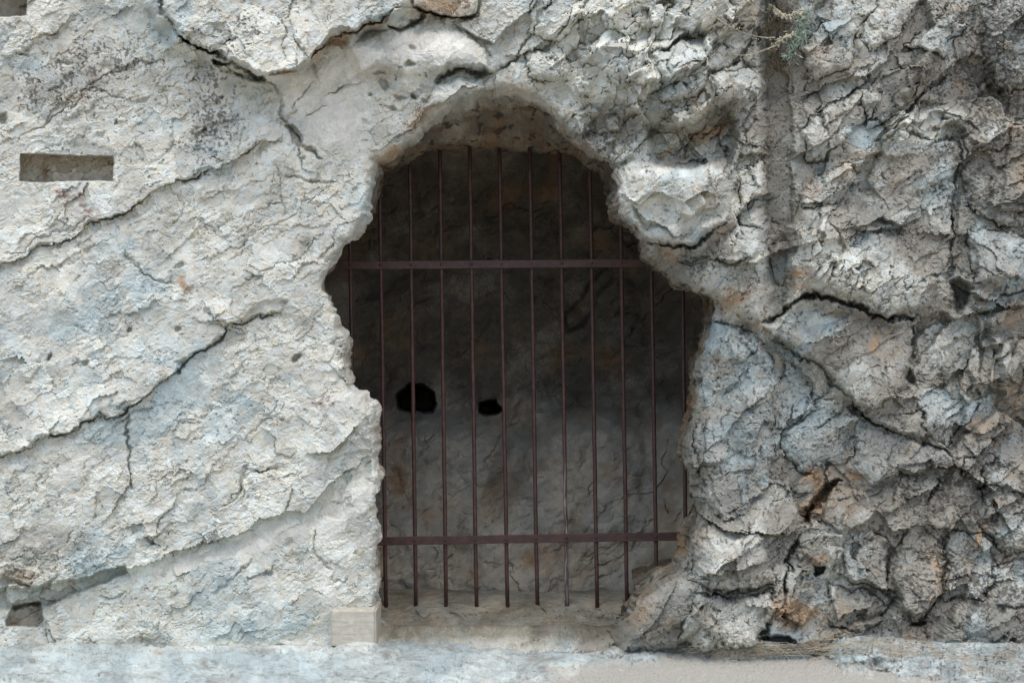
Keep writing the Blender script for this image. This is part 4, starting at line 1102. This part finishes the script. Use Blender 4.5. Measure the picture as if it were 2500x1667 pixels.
# ------------------------------------------------------------------ cut block at the foot of the left jamb
n_ = 46
def face_grid(o3, du, dv_, nu_, nv_):
    a, b = np.meshgrid(np.linspace(0, 1, nu_), np.linspace(0, 1, nv_))
    return np.array(o3)[None, None] + a[..., None] * np.array(du)[None, None] + b[..., None] * np.array(dv_)[None, None]
def block_thing():
    c0 = at(806, 1488, -0.05); c1 = at(918, 1580, -0.05)
    w_ = c1.x - c0.x; h_ = c0.z - c1.z; dp = 0.30
    o = np.array([c0.x, -0.05, c1.z])
    grids = [face_grid(o, (w_, 0, 0), (0, 0, h_), 60, 48), face_grid(o + [w_, 0, 0], (0, dp, 0), (0, 0, h_), 60, 48),
             face_grid(o + [0, 0, h_], (w_, 0, 0), (0, dp, 0), 60, 60), face_grid(o + [0, dp, 0], (0, -dp, 0), (0, 0, h_), 60, 48)]
    vs_, fs_, nb = [], [], 0
    ctr = o + np.array([w_ / 2, dp / 2, h_ / 2])
    for g in grids:
        p = g.reshape(-1, 3)
        a = p[:, 0] / S + p[:, 1] * 0.7 / S; b = p[:, 2] / S + p[:, 1] * 0.5 / S
        n_d = 0.0009 * fbm(a * .35, b * 1.8, 22, 4, 951, .6) + 0.003 * fbm(a, b, 50, 3, 955)
        # rounded arrises
        q = np.abs((p - ctr) / (np.array([w_, dp, h_]) / 2))
        edge = np.sort(q, 1)[:, 1]
        p = ctr + (p - ctr) * (1 - 0.06 * sstep(0.9, 1.0, edge)[:, None]) 
        p = p + (p - ctr) / np.linalg.norm(p - ctr, axis=1, keepdims=True) * n_d[:, None]
        i_ = np.arange(len(p)).reshape(g.shape[:2]) + nb
        fs_.append(np.stack([i_[:-1, :-1], i_[:-1, 1:], i_[1:, 1:], i_[1:, :-1]], -1).reshape(-1, 4)); vs_.append(p); nb += len(p)
    v_ = np.concatenate(vs_); f_ = np.concatenate(fs_)
    org = np.array([ctr[0], ctr[1], o[2]])
    ob = raw_mesh('stone_block', v_ - org, f_, BLOCKM)
    ob.location = org
    return ob
BLOCKM = simple('cut_stone', (0.40, 0.372, 0.305), (0.49, 0.46, 0.385), 26, 0.9, 0.35)
tag(block_thing(), 'squared beige stone block at the foot of the left jamb', 'stone block')

# ------------------------------------------------------------------ plants and litter
rs = random.Random(3)
def surf(px, py):
    """world point of the rock face at a place of the grid"""
    i_ = min(max(int(np.searchsorted(PU, px)), 1), NU - 2); j_ = min(max(int(np.searchsorted(PV, py)), 1), NV - 2)
    return Vector(VX[j_ * NU + i_])
def curve(pts, n_=12):
    out = []
    P_ = [Vector(p) for p in pts]
    for i_ in range(len(P_) - 1):
        p0 = P_[max(i_ - 1, 0)]; p1 = P_[i_]; p2 = P_[i_ + 1]; p3 = P_[min(i_ + 2, len(P_) - 1)]
        for k_ in range(n_):
            t_ = k_ / n_
            out.append(0.5 * ((2 * p1) + (p2 - p0) * t_ + (2 * p0 - 5 * p1 + 4 * p2 - p3) * t_ * t_ + (3 * p1 - p0 - 3 * p2 + p3) * t_ ** 3))
    out.append(P_[-1]); return out

def weed():
    base = surf(1885, 60); base.y = min(surf(x_, y_).y for x_ in (1885, 1905, 1925, 1945, 1960) for y_ in (20, 50, 80, 110)) + 0.05
    root = empty('weed', base)
    tag(root, 'straggly weed with yellow seed stalks and grey green leaves in the upright groove', 'weed')
    def P(px, py, out): return at(px, py, base.y - out)
    def Q(px, py):
        y_ = min(surf(px + dx_, py + dy_).y for dx_ in (-14, 0, 14) for dy_ in (-14, 0, 14))
        return at(px, py, y_ - 0.012)
    stems = [[P(1880,20,0.02), P(1900,34,.09), P(1920,42,.12), P(1945,36,.13), P(1958,32,.13)],
             [P(1880,128,.02), P(1895,108,.09), P(1915,94,.12), P(1940,84,.13)],
             [Q(1868,30), Q(1840,12), Q(1815,-2), Q(1795,-20)],
             [P(1890,92,.10), Q(1862,92), Q(1820,82), Q(1785,66), Q(1750,45), Q(1715,20)],
             [P(1900,110,.10), Q(1862,124), Q(1830,134), Q(1795,134), Q(1765,120)]]
    for si, st_ in enumerate(stems):
        mb = MB(); c_ = curve(st_, 10); mb.tube(c_, 0.0028, 6, 0.0016)
        sm_ = mb.build('stem', STEM, root)
        ms = MB()
        dens = 4 if si < 2 else 1
        for p in c_:
            for _ in range(dens if rs.random() < (1 if si < 2 else .55) else 0):
                r_ = rs.uniform(.004, .0085) if si < 2 else rs.uniform(.0025, .005)
                ms.ball(p + Vector((rs.gauss(0, .007), rs.gauss(0, .007), rs.gauss(0, .007))), r_, rs.random(), (1, 1, 1), 5, 3)
        ms.build('seed_head', STEM, root)['kind'] = 'stuff'
    for (ax, ay, n_l) in [(1962, 45, 60), (1955, 70, 70), (1940, 100, 80), (1930, 125, 50), (1958, 85, 50)]:
        ml = MB()
        for _ in range(n_l):
            a_ = P(ax + rs.gauss(0, 9), ay + rs.gauss(0, 13), .12 + rs.gauss(0, .02))
            d_ = Vector((rs.gauss(0, 1), rs.gauss(0, .7), -abs(rs.gauss(.9, .7)))).normalized() * rs.uniform(.016, .04)
            s_ = d_.cross(Vector((rs.gauss(0, 1), 1, rs.gauss(0, .4)))).normalized() * rs.uniform(.0025, .0048)
            ml.quad(a_, a_ + d_ * .5 + s_, a_ + d_, a_ + d_ * .5 - s_)
        ml.build('leaf_spray', LEAF, root, smooth=False)['kind'] = 'stuff'
    mr = MB()
    for _ in range(150):
        x_ = rs.uniform(1872, 1938); y_ = rs.uniform(0, 165)
        pts = [P(x_, y_, rs.uniform(.02, .1))]
        for _k in range(4):
            x_ += rs.gauss(0, 9); y_ += rs.gauss(6, 9)
            pts.append(P(x_, y_, rs.uniform(.02, .1)))
        mr.tube(curve(pts, 4), .0013, 4, .0007, cap=False)
    mr.build('dead_stems', ROOT, root)['kind'] = 'stuff'
weed()

def tuft(px, py, label):
    b = surf(px, py)
    root = empty('dry_weed', b); tag(root, label, 'weed')
    m1 = MB(); m2 = MB()
    for _ in range(28):
        d_ = Vector((rs.gauss(0, 1), -abs(rs.gauss(.8, .4)), rs.gauss(-.2, .8))).normalized() * rs.uniform(.02, .05)
        m1.tube([b, b + d_ * .5 + Vector((0, 0, .004)), b + d_], .0012, 4, .0006, cap=False)
    for _ in range(16):
        m2.ball(b + Vector((rs.gauss(0, .016), -.035 + rs.gauss(0, .01), .012 + rs.gauss(0, .012))), rs.uniform(.003, .006), rs.random(), (1, 1, .8), 5, 3)
    m1.build('dead_stems', ROOT, root)['kind'] = 'stuff'; m2.build('flower_head', STRAW, root)['kind'] = 'stuff'
tuft(2452, 118, 'small dried weed with straw coloured heads in the shaded upper right rock')

def straw_mass():
    mb = MB()
    for _ in range(650):
        z_ = rs.random()
        if z_ < .62: px, py = rs.gauss(1930, 85), rs.gauss(1589, 9)
        elif z_ < .8: px, py = rs.gauss(1760, 60), rs.gauss(1592, 6)
        else: px, py = rs.uniform(2060, 2480), 0; py = 1575 + (px - 2060) * .12 + rs.gauss(0, 14)
        a_ = surf(px, py); L_ = rs.uniform(.03, .13)
        th = rs.gauss(0, .5) + (math.pi if rs.random() < .5 else 0)
        d_ = Vector((math.cos(th), .5 * math.sin(th), 0)) * L_
        up = abs(rs.gauss(0, .012))
        pts = []
        for k_ in range(4):
            p = a_ + d_ * (k_ / 3)
            p.z += .004 + up * math.sin(k_ / 3 * math.pi) + rs.uniform(0, .003)
            pts.append(p)
        mb.tube(pts, rs.uniform(.0008, .0016), 4, .0006, cap=False)
    o = mb.build('dry_grass', STRAW, None)
    tag(o, 'thin dry straw littering the foot of the right hand rocks', 'dry grass', None, 'stuff')
straw_mass()

def blade(pts, r, label, mat=STRAW, cat='grass stalk', name='grass_stalk'):
    mb = MB(); c_ = curve(pts, 8); mb.tube(c_, r, 6, r * .4)
    o = mb.build(name, mat, None, origin=c_[0]); tag(o, label, cat); return o
b0 = surf(1698, 1590)
blade([b0, b0 + Vector((.006, -.01, .035)), b0 + Vector((.022, -.02, .07)), b0 + Vector((.03, -.02, .10))], .0026, 'pale upright dry grass stalk at the foot of the right jamb')
b0 = surf(1846, 1580)
blade([b0, b0 + Vector((-.006, -.01, .03)), b0 + Vector((-.016, -.015, .05))], .002, 'short pale dry stalk in front of the dark crevice foot')
a_ = surf(2225, 1553); b_ = surf(2262, 1566); c_ = surf(2300, 1580)
blade([a_ + Vector((0, -.01, .004)), b_ + Vector((0, -.01, .008)), c_ + Vector((0, -.01, .004))], .002, 'pale straw lying on the bluish rock under the round stone')
a_ = surf(1966, 1584)
blade([a_ + Vector((0, -.02, .01)), a_ + Vector((.05, -.03, .02)), a_ + Vector((.11, -.03, .01))], .0018, 'pale straw crossing the dry grass tangle')
# on the cave floor
def fl(px, py, up=.006):
    """point of the cave floor seen at a place"""
    y = D * (HC - .08) / ((py - CY) * S) - D
    y = D * (HC - float(floor_z(np.array([0.0]), np.array([y]))[0])) / ((py - CY) * S) - D
    x = (px - CX) * S * (1 + y / D)
    return Vector((x, y, float(floor_z(np.array([x]), np.array([y]))[0]) + up))
blade([fl(1035, 1505), fl(1075, 1506), fl(1112, 1508)], .0014, 'long pale straw lying on the cave floor')
tw = [[(1016,1496),(1035,1482),(1052,1468)],[(1098,1496),(1115,1488),(1135,1480)],[(1322,1500),(1330,1492),(1336,1484)]]
tl = ['dark forked twig on the cave floor behind the second bar', 'thin dark twig on the cave floor below the fourth bar', 'short dark twig on the cave floor below the bars near the middle']
for k_, t_ in enumerate(tw):
    blade([fl(*p, .008) for p in t_], .0034, tl[k_], TWIG, 'twig', 'twig')
ml = MB()
for _ in range(420):
    r_ = rs.random()
    if r_ < .35: px, py = rs.gauss(1480, 35), rs.gauss(1478, 10)
    elif r_ < .55: px, py = rs.gauss(1375, 22), rs.gauss(1482, 5)
    else: px, py = rs.uniform(930, 1520), rs.uniform(1468, 1508)
    p = fl(px, py, .003)
    if p.y < .12: continue
    th = rs.uniform(0, 6.28); L_ = rs.uniform(.006, .02)
    d_ = Vector((math.cos(th), math.sin(th), rs.uniform(-.1, .4))) * L_; s_ = Vector((-math.sin(th), math.cos(th), rs.uniform(-.2, .3))) * L_ * rs.uniform(.1, .35)
    ml.quad(p - d_ * .5, p + s_, p + d_ * .5, p - s_)
tag(ml.build('leaf_litter', TWIG, None, smooth=False), 'dark dead leaf litter scattered on the cave floor', 'leaf litter', None, 'stuff')
# loose grit on the path and along the foot of the cliff
GRIT = simple('grit', (.20, .19, .17), (.46, .44, .40), 80)
mg = MB()
for _ in range(2600):
    z_ = rs.random()
    if z_ < .55: px = rs.uniform(1200, 2350); py = rs.uniform(1600, 1690); r_ = rs.uniform(.0008, .003)
    elif z_ < .8: px = rs.uniform(-20, 1500); py = rs.gauss(1588, 6); r_ = rs.uniform(.001, .006) * rs.uniform(.4, 1)
    else: px = rs.uniform(1650, 2500); py = rs.gauss(1590, 7); r_ = rs.uniform(.001, .008) * rs.uniform(.4, 1)
    mg.ball(surf(px, py) + Vector((0, 0, r_ * .2)), r_, rs.random(), (1, 1, .7), 5, 3)
tag(mg.build('gravel', GRIT, None, smooth=False), 'loose grit on the sandy path', None, None, 'stuff')
